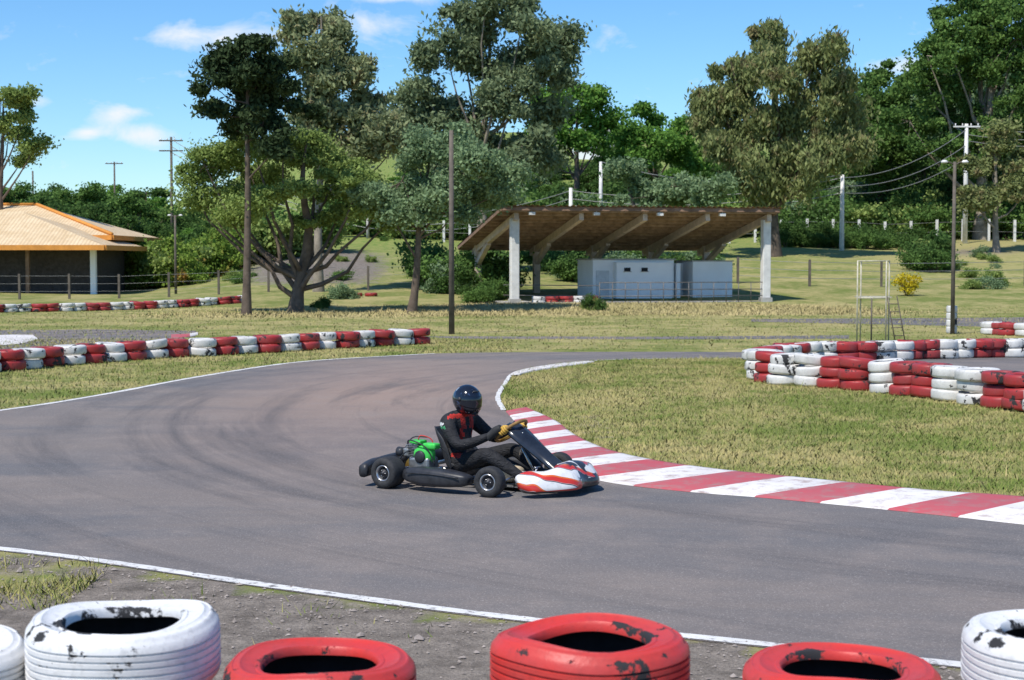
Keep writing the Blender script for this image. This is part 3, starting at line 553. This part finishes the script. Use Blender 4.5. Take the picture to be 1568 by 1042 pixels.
# ---------------------------------------------------------------- poles, fences, wires
def pole(name,px,pytop,pybase,d,r,mat,arm=None,lamp=False):
    t=P(px,pytop,d); zb=float(hgt(t[0],d)); mb=MB(); mb.add(*tube([(t[0],d,zb-.2),(t[0],d,t[2])],[r,r*.7],10))
    if arm:
        for k,zo in enumerate(arm): mb.add(*boxa((t[0],d-.08,t[2]-zo),(1.9,.1,.1)),0,False)
        for k in (-.8,-.3,.3,.8): mb.add(*tube([(t[0]+k,d-.08,t[2]-arm[0]),(t[0]+k,d-.08,t[2]-arm[0]+.22)],.04,6),1)
    if lamp:
        for sx_ in (-1,1):
            mb.add(*tube([(t[0],d,t[2]-.1),(t[0]+sx_*.12,d,t[2]-.02),(t[0]+sx_*.22,d,t[2])],.02,6),0)
            mb.add(*lathe([(.001,.05),(.05,.045),(.1,.0),(.09,-.03),(.001,-.045)],12,closed=False,c=(t[0]+sx_*.28,d,t[2])),1)
    return mb.build(name,[mat,M_conc]),t
pole("wooden_pole",691,200,512,42.9,.085,M_pole)
pole("street_lamp",1462,248,510,42.9,.06,M_pole,lamp=True); pole("street_lamp",268,330,455,78,.07,M_pole,lamp=True)
tb=MB(); p=G(1457,511)
for i in range(4): tb.add(bV*np.array((.5,.5,.95))+np.array((p[0],p[1],.1+i*.19)),bF,0)
tb.build("white_tyre_bollard",[M_btw])
e1=pole("utility_pole",1480,190,375,112,.18,M_conc,arm=[.2])[1]; e2=pole("utility_pole",1290,268,400,105,.17,M_conc)[1]; e3=pole("utility_pole",874,288,415,108,.17,M_conc)[1]
e4=pole("utility_pole",920,248,400,120,.17,M_conc)[1]; e5=pole("utility_pole",262,210,300,125,.13,M_pole,arm=[.3,1.1])[1]; e6=pole("utility_pole",563,325,395,118,.13,M_cgrey)[1]
pole("utility_pole",175,248,300,170,.12,M_pole,arm=[.2]); pole("utility_pole",50,262,300,170,.12,M_pole)
wm=MB()
def wire(a,b,sag=.8,r=.026):
    pts=[a+(b-a)*t-np.array((0,0,sag*4*t*(1-t))) for t in np.linspace(0,1,14)]; wm.add(*tube(pts,r,4,False))
far_r=P(1800,170,110); 
for k in (0,.55,1.0): 
    dz=np.array((0,0,-.2-k)); wire(e1+dz,far_r+dz); wire(e2+dz,e1+dz*2); wire(e3+dz,e2+dz); wire(e6+dz,e3+dz); wire(e5+dz,e6+dz)
wire(e4,e2,1)
wm.build("overhead_wires",[M_metal])
fm=MB()
def fence(px0,px1,d0,d1,n,h,r,mb,wires=3,wr=.012):
    pr=None
    for i in range(n):
        t=i/(n-1); px=px0+(px1-px0)*t; d=d0+(d1-d0)*t; x=P(px,400,d)[0]; z=float(hgt(x,d)); hh=h*random.uniform(.92,1.06)
        mb.add(*boxa((x,d,z+hh/2-.1),(r*2,r*2,hh+.2)),0,False)
        if pr is not None:
            for k in range(wires): f=(k+1)/(wires+.3); mb.add(*tube([pr[0]+np.array((0,0,pr[1]*f)),np.array((x,d,z+hh*f))],wr,4,False),1)
        pr=(np.array((x,d,z)),hh)
fence(640,1950,115,115,34,1.6,.085,fm,2); fm.build("concrete_post_fence",[M_conc,M_metal])
fm=MB(); fence(-200,640,74,76,12,1.25,.05,fm,3,.006); fence(1130,1240,80,78,2,1.3,.06,fm,3); fm.build("wire_fence",[M_pole,M_metal])
fm=MB(); fence(1240,1900,78,80,7,1.3,.05,fm,3); fm.build("wire_fence",[M_pole,M_metal])
mb=MB(); A=np.array((*G(1312,526),0)); B=np.array((*G(1356,526),0)); dv=np.array((.25,.75,0)); M_fr=simple("frame_paint",(.48,.44,.33),.7,.3,8)
zt=2.0
for q in (A,B,A+dv,B+dv): mb.add(*tube([q,q+np.array((0,0,zt))],.018,6))
for z in (1.1,zt):
    for a_,b__ in ((A,B),(A+dv,B+dv),(A,A+dv),(B,B+dv)): mb.add(*tube([a_+(0,0,z),b__+(0,0,z)],.016,6))
mb.add(*boxa((A+B+dv)/2+(0,0,1.12),(.75,.75,.03)),0,False)
l0=B+np.array((.22,-.1,0)); l1=B+np.array((.02,0,1.15)); lw=np.array((.24,0,0))
mb.add(*tube([l0,l1],.014,6),1); mb.add(*tube([l0+lw,l1+lw],.014,6),1)
for i in range(1,6): q=l0+(l1-l0)*i/6; mb.add(*tube([q,q+lw],.012,6),1)
mb.add(*tube([(A+B)/2,(A+B)/2+np.array((0,0,1.1))],.02,6),1); mb.build("marshal_stand",[M_fr,M_pole])
db=empty("distant_building"); c=P(925,215,230); 
part("walls",(c[0],230,c[2]-4),(9,6,10),M_wallw,db,0); part("roof",(c[0],230,c[2]+1.15),(9.6,6.6,.3),M_cgrey,db,0)
for i in range(3): part("window",(c[0]-3+i*3,226.95,c[2]-.6),(1.4,.1,1.1),M_dark,db,0)
# ================================================================ KART
K=np.array((-.77,14.24)); ang=math.atan2(-.53,.85)
kart=empty("racing_kart",(K[0],K[1],.004),ang)
M_rub=simple("slick_rubber",(.032,.032,.033),.7,.35,30,bmp=.2); M_rim=simple("rim_metal",(.50,.50,.51),.3,.15,10,metal=.9); M_rimd=simple("rim_dark",(.05,.05,.055),.5,.2,10,metal=.5)
M_blk=simple("black_plastic",(.032,.033,.037),.42,.35,12,bmp=.1); M_tube=simple("frame_tube",(.10,.09,.075),.4,.3,10,metal=.6); M_chrome=simple("steel",(.55,.54,.52),.28,.15,12,metal=.95)
M_green=simple("green_engine_paint",(.06,.52,.08),.38,.25,15); M_alu=simple("engine_alloy",(.36,.36,.35),.45,.35,18,metal=.8); M_gold=simple("gold_anodised",(.55,.34,.08),.35,.2,10,metal=.8)
def wheel(name,x,y,R,w,steer=0):
    e=bpy.data.objects.new(name,None); scene.collection.objects.link(e); e.parent=kart; e.location=(x,y,R); e.rotation_euler=(0,0,steer)
    rr=.068; h=w/2
    prof=[(rr,h*.80),(rr+.006,h*.92),(rr+.02,h*.99),(R-.035,h*1.0),(R-.014,h*.93),(R-.004,h*.78),(R,h*.5),(R+.0005,0),(R,-h*.5),(R-.004,-h*.78),(R-.014,-h*.93),(R-.035,-h),(rr+.02,-h*.99),(rr+.006,-h*.92),(rr,-h*.8)]
    V,F=lathe(prof,56,'y'); mesh_from("tyre",V,F,[M_rub],smooth=True,parent=e)
    for s in (-1,1):
        pr=[(rr+.005,s*h*.86),(rr+.001,s*h*.92),(rr-.006,s*h*.90),(rr-.010,s*h*.55),(.046,s*h*.40),(.044,s*h*.3),(rr+.002,s*h*.3)]
        V,F=lathe(pr,40,'y'); mesh_from("rim",V,F,[M_rim],smooth=True,parent=e)
        V,F=lathe([(.05,s*h*.36),(.035,s*h*.5),(.032,s*h*.8),(.016,s*h*.84),(.014,s*h*.95),(.001,s*h*.96)],24,'y',False); mesh_from("hub",V,F,[M_rimd],smooth=True,parent=e)
    mb=MB()
    for k in range(3):
        a=k*2.094; mb.add(*tube([(math.cos(a)*.025,-h*.87,math.sin(a)*.025),(math.cos(a)*.025,-h*.80,math.sin(a)*.025)],.006,6))
    mb.build("nut",[M_chrome],e)
wheel("rear_right_wheel",0,-.60,.138,.20); wheel("rear_left_wheel",0,.60,.138,.20); wheel("front_right_wheel",1.05,-.58,.130,.13,.16); wheel("front_left_wheel",1.05,.58,.130,.13,.2)
def kt(name,paths,r,mat,seg=8,sp=6):
    mb=MB()
    for p in paths:
        q=spline(p,sp) if len(p)>2 else np.array(p,float); mb.add(*tube(q,r,seg))
    return mb.build(name,[mat],kart)
kt("chassis_frame",[[(-.1,-.32,.07),(.3,-.32,.06),(.7,-.22,.06),(1.0,-.30,.06),(1.1,-.42,.08)],[(-.1,.32,.07),(.3,.32,.06),(.7,.22,.06),(1.0,.30,.06),(1.1,.42,.08)],[(1.05,-.2,.06),(1.3,-.17,.06),(1.38,0,.06),(1.3,.17,.06),(1.05,.2,.06)],[(.62,-.24,.06),(.62,.24,.06)],[(.1,-.32,.07),(.1,.32,.07)]],.016,M_tube)
kt("rear_axle",[[(0,-.62,.138),(0,.62,.138)]],.02,M_chrome,12); kt("front_stub_axle",[[(1.05,-.60,.13),(1.05,-.40,.12)],[(1.05,.60,.13),(1.05,.40,.12)]],.012,M_chrome)
kt("tie_rod",[[(1.1,-.44,.12),(1.0,0,.14)],[(1.1,.44,.12),(1.0,0,.14)]],.008,M_chrome); kt("steering_column",[[(1.17,0,.10),(.93,0,.48)]],.011,M_chrome)
kt("side_bar",[[(.22,-.33,.09),(.22,-.55,.12),(.4,-.62,.13),(.75,-.62,.13),(.86,-.5,.12),(.86,-.27,.08)],[(.22,.33,.09),(.22,.55,.12),(.4,.62,.13),(.75,.62,.13),(.86,.5,.12),(.86,.27,.08)]],.011,M_tube)
kt("front_bumper_bar",[[(1.25,-.3,.09),(1.48,-.27,.10),(1.54,0,.10),(1.48,.27,.10),(1.25,.3,.09)],[(1.28,-.22,.09),(1.45,-.2,.2),(1.48,0,.2),(1.45,.2,.2),(1.28,.22,.09)]],.010,M_chrome)
kt("pedal",[[(1.2,-.17,.06),(1.27,-.17,.22)],[(1.2,.17,.06),(1.27,.17,.22)],[(1.27,-.21,.22),(1.27,-.13,.22)],[(1.27,.13,.22),(1.27,.21,.22)]],.008,M_chrome)
mb=MB(); mb.add(*boxa((.95,0,.042),(.72,.46,.006)),0,False); mb.build("floor_tray",[M_alu],kart)
def pod(s):
    loops=[]
    for t in np.linspace(0,1,15):
        x=.17+t*.68; k=(math.sin(math.pi*min(1,max(0,t)*.94+.03)))**.28; hw=.095*k; hh=.088*k*(1-.18*t); l=sell(20,hw,hh,3.2); cz=.135-.012*t
        loops.append(np.stack([np.full(20,x)+l[:,1]*.12,s*(.575+l[:,0]+.012*math.sin(t*3)),cz+l[:,1]],1))
    V,F=loft(loops); mesh_from("side_pod",V,F,[M_blk],smooth=True,parent=kart)
    kt("side_pod_rib",[[(.24,s*(.672),.16),(.5,s*(.684),.165),(.78,s*.672,.15)]],.006,M_blk)
pod(-1); pod(1)
loops=[]
for t in np.linspace(-1,1,25):
    l=sell(18,.045,.075*(1-.25*abs(t)**4),3); off=.07*abs(t)**3; zc=.17-.03*abs(t)**2
    loops.append(np.stack([-.27+off*1.0+l[:,0]-.03*(abs(t)>.6),np.full(18,t*.67),zc+l[:,1]],1))
V,F=loft(loops); mesh_from("rear_bumper",V,F,[M_blk],smooth=True,parent=kart)
kt("rear_bumper_bracket",[[(-.1,-.32,.08),(-.25,-.3,.15)],[(-.1,.32,.08),(-.25,.3,.15)]],.012,M_tube)
def mk_livery():
    m,nt,b=newmat("nose_livery",.3,.5); v=coord(nt); s=nt.nodes.new('ShaderNodeSeparateXYZ'); nt.links.new(v,s.inputs[0])
    Xc,Yc,Zc=s.outputs
    n=noise(nt,coord(nt,(1,1.3,1)),3.2,1,.5,.4)
    q=math_(nt,'ADD',math_(nt,'ADD',math_(nt,'MULTIPLY',Zc,7.0),math_(nt,'MULTIPLY',Yc,2.6)),math_(nt,'MULTIPLY',n,1.1))
    fr=math_(nt,'FRACT',q)
    c=mix(nt,mr(nt,fr,.66,.67),(.76,.75,.73),(.60,.035,.02))
    c=mix(nt,math_(nt,'MULTIPLY',mr(nt,fr,.60,.61),mr(nt,fr,.66,.65)),c,(.03,.03,.035))
    c=mix(nt,math_(nt,'MULTIPLY',mr(nt,fr,.92,.93),mr(nt,fr,.98,.97)),c,(.72,.20,.02))
    n2=noise(nt,coord(nt,(2,3,5)),2.6,1,.5,.8); c=mix(nt,math_(nt,'MULTIPLY',mr(nt,n2,.55,.56),mr(nt,Yc,-.15,-.1)),c,(.03,.03,.035))
    low=mr(nt,math_(nt,'ADD',Zc,math_(nt,'MULTIPLY',Yc,-.06)),.092,.090); c=mix(nt,low,c,(.60,.04,.025))
    lw=mr(nt,Zc,.062,.060); c=mix(nt,lw,c,(.02,.02,.022)); lb=math_(nt,'MULTIPLY',mr(nt,Yc,-.10,-.08),mr(nt,Zc,.135,.13)); c=mix(nt,lb,c,(.02,.02,.022))
    dn=noise(nt,v,14,5,.7); c=mix(nt,mr(nt,dn,.5,.8,0,.45),c,(.15,.13,.11)); nt.links.new(c,b.inputs['Base Color']); b.inputs['Coat Weight'].default_value=.3; return m
M_liv=mk_livery(); loops=[]
for t in np.linspace(-1,1,41):
    at=abs(t); xf=1.66-.27*at**2.6; dep=.15+.10*(1-at**2); zt=.235-.05*at**3+.035*math.exp(-(t/.3)**2); zb=.04
    k=1 if at<.93 else math.sqrt(max(.02,1-((at-.93)/.07)**2)); xc=xf-dep/2; l=sell(26,dep/2*k,(zt-zb)/2*k,2.8)
    X_=xc+l[:,0]-(l[:,1]/(.1))*.045-.02*np.cos(t*8); Z_=(zt+zb)/2+l[:,1]+.012*np.sin(X_*30)*(l[:,1]>0); loops.append(np.stack([X_,np.full(26,t*.53),Z_],1))
V,F=loft(loops); mesh_from("nose_cone",V,F,[M_liv],smooth=True,parent=kart)
prof=[(.93,.585,.05),(.945,.578,.105),(.99,.555,.145),(1.06,.505,.15),(1.14,.445,.135),(1.22,.385,.115),(1.31,.32,.10),(1.40,.262,.105),(1.49,.215,.13),(1.54,.195,.12)]
loops=[]
for (x,z,hw) in prof:
    yv=np.linspace(-1,1,13); topl=np.stack([x-.06*yv**2*1.0,yv*hw,z-.03*yv**2+.006*np.cos(yv*9)],1); bot=topl[::-1]-np.array((.006,0,.014)); loops.append(np.vstack([topl,bot]))
V,F=loft(loops); mesh_from("front_fairing",V,F,[simple("gloss_black",(.02,.025,.035),.22,.3,10,coat=.3)],smooth=True,parent=kart)
kt("fairing_support",[[(1.02,-.05,.30),(1.05,-.05,.5)],[(1.4,-.07,.1),(1.42,-.07,.25)],[(1.4,.07,.1),(1.42,.07,.25)]],.007,M_chrome)
loops=[]
for t in np.linspace(0,1,9):
    k=(math.sin(math.pi*(t*.9+.05)))**.25; l=sell(18,.105*k,.075*k,3.5); loops.append(np.stack([np.full(18,.76+t*.24),l[:,0],.125+l[:,1]],1))
V,F=loft(loops); mesh_from("fuel_tank",V,F,[simple("tank_plastic",(.62,.50,.33),.4,.15,8)],smooth=True,parent=kart)
mb=MB(); mb.add(*tube([(.86,0,.2),(.86,0,.225)],.03,14)); mb.build("fuel_cap",[M_blk],kart)
T_=15
path=[(.13,.50),(.15,.44),(.185,.36),(.22,.27),(.26,.17),(.32,.10),(.42,.075),(.55,.085),(.66,.12),(.70,.135)]
wid=[.12,.15,.17,.18,.185,.19,.19,.18,.15,.12]; dp=[.03,.07,.11,.13,.13,.12,.11,.09,.05,.02]
P3=spline([(a_,b__,0) for a_,b__ in path],4); Wd=np.interp(np.linspace(0,1,len(P3)),np.linspace(0,1,10),wid); Dp=np.interp(np.linspace(0,1,len(P3)),np.linspace(0,1,10),dp)
Tg=np.gradient(P3,axis=0); Tg/=np.linalg.norm(Tg,axis=1)[:,None]; V=[]
for i in range(len(P3)):
    nrm=np.array((-Tg[i][1],Tg[i][0]))
    if nrm[0]<0 and nrm[1]<0: nrm=-nrm
    for a_ in np.linspace(-1,1,T_): V.append((P3[i][0]+nrm[0]*Dp[i]*a_**4,a_*Wd[i],P3[i][1]+nrm[1]*Dp[i]*a_**4))
F=[(i*T_+j,i*T_+j+1,(i+1)*T_+j+1,(i+1)*T_+j) for i in range(len(P3)-1) for j in range(T_-1)]
o=mesh_from("bucket_seat",V,F,[M_blk],smooth=True,parent=kart); m_=o.modifiers.new("s",'SOLIDIFY'); m_.thickness=.008
def kb(name,c,s,mat,bv=.012,R=None):
    mb=MB(); mb.add(*boxa(c,s,R),smooth=False); return bevel(mb.build(name,[mat],kart),bv,3)
kb("engine_mount",(.20,-.34,.105),(.24,.17,.03),M_alu,.004); kb("crankcase",(.20,-.35,.19),(.22,.17,.15),M_alu,.025)
loops=[]
for t in np.linspace(0,1,9):
    k=(math.sin(math.pi*(t*.86+.07)))**.35; l=sell(20,.105*k,.088*k,3.); loops.append(np.stack([.22+l[:,0],np.full(20,-.43+t*.13),.285+l[:,1]],1))
V,F=loft(loops); mesh_from("fan_shroud",V,F,[M_green],smooth=True,parent=kart)
V,F=lathe([(.001,-.447),(.05,-.447),(.055,-.440),(.058,-.425),(.001,-.42)],28,'y',False,c=(.22,0,.27)); V[:,1]=-np.abs(V[:,1]); mesh_from("recoil_cover",V,F,[M_blk],smooth=True,parent=kart)
mb=MB()
for i in range(8): mb.add(*boxa((.10+.004*i,-.36,.27+i*.014),(.13,.13,.005)),0,False)
mb.build("cylinder_fins",[M_alu],kart)
mb=MB(); mb.add(*tube([(.115,-.36,.25),(.145,-.36,.385)],.045,16)); mb.build("cylinder",[M_alu],kart); kb("cylinder_head_cover",(.15,-.36,.395),(.12,.11,.03),M_green,.01)
kb("fuel_cover",(.30,-.37,.365),(.14,.10,.055),M_green,.02)
kb("carburettor",(.06,-.40,.30),(.06,.06,.07),M_alu,.01); mb=MB(); mb.add(*tube([(-.03,-.41,.30),(.03,-.41,.30)],[.045,.04],18)); mb.build("air_filter",[M_blk],kart)
kt("exhaust_pipe",[[(.12,-.30,.33),(.04,-.26,.36),(-.06,-.24,.28),(-.12,-.2,.22)]],.018,M_chrome,10); mb=MB(); mb.add(*tube(spline([(-.12,-.25,.22),(-.15,-.02,.22),(-.13,.15,.22)],6),.045,16)); mb.build("silencer",[M_rimd],kart)
kt("engine_hose",[[(.06,-.38,.34),(.10,-.44,.41),(.2,-.45,.40),(.3,-.43,.34),(.36,-.4,.2)],[(.0,-.36,.32),(.05,-.30,.42),(.2,-.28,.43)],[(.3,-.33,.38),(.4,-.28,.3),(.44,-.26,.12)],[(-.02,-.44,.2),(.08,-.47,.3),(.17,-.46,.33)]],.006,M_blk)
mb=MB(); mb.add(*tube([(.02,-.24,.138),(.02,-.235,.138)],.10,30)); mb.build("sprocket",[M_gold],kart)
V,F=lathe([(.035,.22),(.095,.22),(.095,.228),(.035,.228)],30,'y'); V[:,1]=np.abs(V[:,1]); mesh_from("brake_disc",V,F,[M_chrome],smooth=False,parent=kart)
kt("spark_plug_cable",[[(.15,-.36,.41),(.18,-.36,.45),(.27,-.33,.42),(.3,-.33,.33)]],.005,simple("cable_red",(.5,.04,.03),.5))
sc_=np.array((.90,0,.50)); ax=np.array((-.62,0,.785)); e1_=np.array((0,1.,0)); e2_=np.array((.785,0,.62)); RW=.155
def rp(th,r=RW): return sc_+r*(math.cos(th)*e1_+math.sin(th)*e2_)
mb=MB(); ring=np.array([rp(a) for a in np.linspace(0,2*math.pi,41)]); mb.add(*tube(ring,.015,10,False))
for th in (0,math.pi,1.5*math.pi): mb.add(*tube([sc_-ax*.03,rp(th)],.010,6),1)
mb.add(*tube([sc_-ax*.05,sc_-ax*.015],.035,14),1); mb.build("steering_wheel",[simple("wheel_grip",(.26,.15,.05),.7,.3,15),M_gold],kart)
# ================================================================ DRIVER
drv=empty("kart_driver",(K[0],K[1],.004),ang)
J={'pel':(.38,0,.19,.125),'abd':(.35,0,.30,.125),'che':(.335,0,.43,.142),'uch':(.335,0,.53,.124),'nk':(.375,0,.615,.070),'nk2':(.405,0,.665,.058),
 'csR':(.335,-.115,.570,.086),'shR':(.345,-.200,.565,.082),'uaR':(.43,-.258,.47,.064),'elR':(.535,-.30,.375,.054),'faR':(.655,-.255,.405,.048),'wrR':(.80,-.185,.468,.034),
 'csL':(.335,.115,.570,.086),'shL':(.345,.200,.565,.082),'uaL':(.43,.258,.47,.064),'elL':(.535,.30,.385,.054),'faL':(.655,.255,.425,.048),'wrL':(.80,.185,.490,.034),
 'hpR':(.42,-.095,.175,.108),'thR':(.58,-.16,.235,.088),'knR':(.79,-.225,.315,.068),'shnR':(.95,-.20,.225,.058),'anR':(1.13,-.17,.115,.042),'toR':(1.20,-.17,.135,.038),'ttR':(1.255,-.17,.185,.030),
 'hpL':(.42,.095,.175,.108),'thL':(.58,.16,.235,.088),'knL':(.79,.225,.315,.068),'shnL':(.95,.20,.225,.058),'anL':(1.13,.17,.115,.042),'toL':(1.20,.17,.135,.038),'ttL':(1.255,.17,.185,.030)}
E=[('pel','abd'),('abd','che'),('che','uch'),('uch','nk'),('nk','nk2')]
for s in 'RL': E+=[('uch','cs'+s),('cs'+s,'sh'+s),('sh'+s,'ua'+s),('ua'+s,'el'+s),('el'+s,'fa'+s),('fa'+s,'wr'+s),('pel','hp'+s),('hp'+s,'th'+s),('th'+s,'kn'+s),('kn'+s,'shn'+s),('shn'+s,'an'+s),('an'+s,'to'+s),('to'+s,'tt'+s)]
ks=list(J); me=bpy.data.meshes.new("sk"); me.from_pydata([J[k][:3] for k in ks],[(ks.index(a),ks.index(b)) for a,b in E],[])
ob=bpy.data.objects.new("sk",me); scene.collection.objects.link(ob); ob.modifiers.new("Skin",'SKIN'); 
for i,k in enumerate(ks): me.skin_vertices[0].data[i].radius=(J[k][3],J[k][3]); me.skin_vertices[0].data[i].use_root=(k=='pel')
ob.modifiers["Skin"].use_smooth_shade=True; s_=ob.modifiers.new("Sub",'SUBSURF'); s_.levels=3; s_.render_levels=3
bpy.context.view_layer.update(); dg=bpy.context.evaluated_depsgraph_get(); bm=bpy.data.meshes.new_from_object(ob.evaluated_get(dg)); bpy.data.objects.remove(ob)
bm.name="racing_suit"
def mk_suit(name,col):
    m,nt,b=newmat(name,.75,.25); v=coord(nt); n=noise(nt,v,9,4,.6,1.5); nt.links.new(mix(nt,mr(nt,n,.35,.7),tuple(.7*x for x in col),tuple(1.3*x for x in col)),b.inputs['Base Color']); bump(nt,b,noise(nt,coord(nt,(1,1,2.2)),13,3,.5,2.0),.75,.025); return m
M_suit=mk_suit("suit_black",(.022,.022,.024)); M_sred=mk_suit("suit_red",(.42,.030,.022)); M_swh=mk_suit("suit_white",(.6,.6,.58)); M_sgr=mk_suit("suit_green",(.05,.3,.12)); M_boot=mk_suit("boot",(.03,.03,.035))
bm.materials.clear()
for m in (M_suit,M_sred,M_swh,M_sgr,M_boot): bm.materials.append(m)
for p_ in bm.polygons:
    c=p_.center; k=0
    if c.x>.40 and .50<c.z<.60 and .03<abs(c.y)<.10: k=1
    if c.x>.41 and .36<c.z<.50 and abs(abs(c.y)-.085)<.022: k=1
    if .25<c.z<.285 and c.x>.36 and c.x<.5: k=1
    if c.x<.36 and c.y<-.23 and .535<c.z<.57: k=2
    if c.x<.40 and c.y<-.25 and .515<c.z<.535: k=3
    if .60<c.z<.635: k=1 if c.x>.37 else 0
    if c.x>1.10: k=4
    p_.material_index=k; p_.use_smooth=True
bo=bpy.data.objects.new("racing_suit",bm); scene.collection.objects.link(bo); bo.parent=drv
M_glv=simple("glove_black",(.03,.03,.03),.7,.3,20); M_gly=simple("glove_yellow",(.55,.33,.06),.65,.25,20)
def hand(th,wr,name):
    mb=MB(); p=rp(th); n=(p-sc_)/RW; t=np.cross(ax,n); wr=np.array(wr); pc=p+ax*.034+n*.014
    mb.add(*tube(spline([wr-(pc-wr)*.25,wr,wr*.45+pc*.55+ax*.004,pc],4),np.interp(np.linspace(0,1,13),[0,.33,.66,1],[.040,.036,.041,.032]),12),0)
    up=t if t[2]>0 else -t
    for i,lf in enumerate((.92,1.05,1.0,.82)):
        off=up*((1.5-i)*.0205); q=[pc+off*.8]
        for f in (50,95,140,190): a=math.radians(40+(f-40)*lf); q.append(p+off+.0265*(math.cos(a)*ax+math.sin(a)*n))
        mb.add(*tube(spline(q,3),np.linspace(.0115,.0085,13),8),1)
    q=[pc-n*.02+up*.01,p-n*.018+ax*.024+up*.032,p-n*.026+ax*.004+up*.048,p-n*.020-ax*.014+up*.056]; mb.add(*tube(spline(q,4),np.linspace(.014,.010,13),8),1)
    mb.build(name,[M_glv,M_gly],drv)
hand(math.pi*1.0-.15,J['wrR'][:3],"right_gloved_hand"); hand(.15,J['wrL'][:3],"left_gloved_hand")
def mk_helm():
    m,nt,b=newmat("helmet_gloss",.12,.5); v=coord(nt); n=noise(nt,coord(nt,(1,1,2)),6,2,.5,1.5); c=mix(nt,mr(nt,n,.58,.595),(.010,.012,.018),(.028,.045,.09))
    n2=noise(nt,coord(nt,(2,2,1)),11,1,.5,.6); c=mix(nt,mr(nt,n2,.70,.715),c,(.55,.56,.58)); nt.links.new(c,b.inputs['Base Color']); b.inputs['Coat Weight'].default_value=.5; return m
he=bpy.data.objects.new("head_with_helmet",None); scene.collection.objects.link(he); he.parent=drv; he.location=(.435,0,.755); he.rotation_euler=(0,math.radians(14),math.radians(-14))
def hr(a,e):
    x=math.cos(e)*math.cos(a); y=math.cos(e)*math.sin(a); z=math.sin(e); f=max(0,x)
    r=.132+.012*max(0,-x)*max(0,.6-abs(z)); chin=math.exp(-((z+.52)/.30)**2)*f**2*.036; r+=chin
    return np.array((x*r*1.06,y*r*.93,z*r*1.02))
na,ne=56,36; V=[];F=[]
for i in range(ne):
    e=math.radians(-58+148*i/(ne-1))
    for j in range(na): V.append(hr(2*math.pi*j/na,e))
for i in range(ne-1):
    for j in range(na):
        e=-58+148*(i+.5)/(ne-1); a=((j+.5)/na*360+180)%360-180
        if abs(a)<68 and -12<e<27: continue
        F.append((i*na+j,i*na+(j+1)%na,(i+1)*na+(j+1)%na,(i+1)*na+j))
o=mesh_from("helmet_shell",V,F,[mk_helm()],smooth=True,parent=he); mo=o.modifiers.new("s",'SOLIDIFY'); mo.thickness=.012
V=[];na2,ne2=30,14
for i in range(ne2):
    for j in range(na2): V.append(hr(math.radians(-76+152*j/(na2-1)),math.radians(-15+45*i/(ne2-1)))*1.022)
F=[(i*na2+j,i*na2+j+1,(i+1)*na2+j+1,(i+1)*na2+j) for i in range(ne2-1) for j in range(na2-1)]
o=mesh_from("visor",V,F,[simple("visor_smoke",(.008,.011,.018),.06,.1,5,spec=.6)],smooth=True,parent=he); mo=o.modifiers.new("s",'SOLIDIFY'); mo.thickness=.003
mb=MB()
for s in (-1,1): c_=hr(math.radians(80*s),math.radians(8))*1.03; mb.add(*tube([c_*.97,c_*1.03],.018,14))
ve=hr(0,math.radians(50)); mb.add(*tube([hr(math.radians(22),math.radians(48))*1.005,ve*1.02,hr(math.radians(-22),math.radians(48))*1.005],.009,6)); mb.add(*tube([hr(math.radians(18),math.radians(-36))*1.0,hr(0,math.radians(-36))*1.01,hr(math.radians(-18),math.radians(-36))*1.0],.009,6)); mb.build("visor_pivot_and_vents",[M_blk],he)
fm=MB(); skin=simple("skin",(.42,.25,.17),.55,.1,8)
V=[];F=[]
for i in range(16):
    e=math.radians(-60+120*i/15)
    for j in range(20):
        a=math.radians(-80+160*j/19); r=.098; x=math.cos(e)*math.cos(a)*r; y=math.cos(e)*math.sin(a)*r*.85; z=math.sin(e)*r*1.1; x+=.024*math.exp(-(y/.012)**2-((z+.012)/.022)**2)-.008*math.exp(-((abs(y)-.032)/.014)**2-((z-.012)/.01)**2); V.append((x,y,z))
F=[(i*20+j,i*20+j+1,(i+1)*20+j+1,(i+1)*20+j) for i in range(15) for j in range(19)]
fm.add(V,F,0)
for s in (-1,1): fm.add(*lathe([(.001,.012),(.008,.009),(.012,0),(.008,-.009),(.001,-.012)],12,'x',False,c=(.082,s*.032,.012)),1)
fm.build("face",[skin,M_wallw],he)
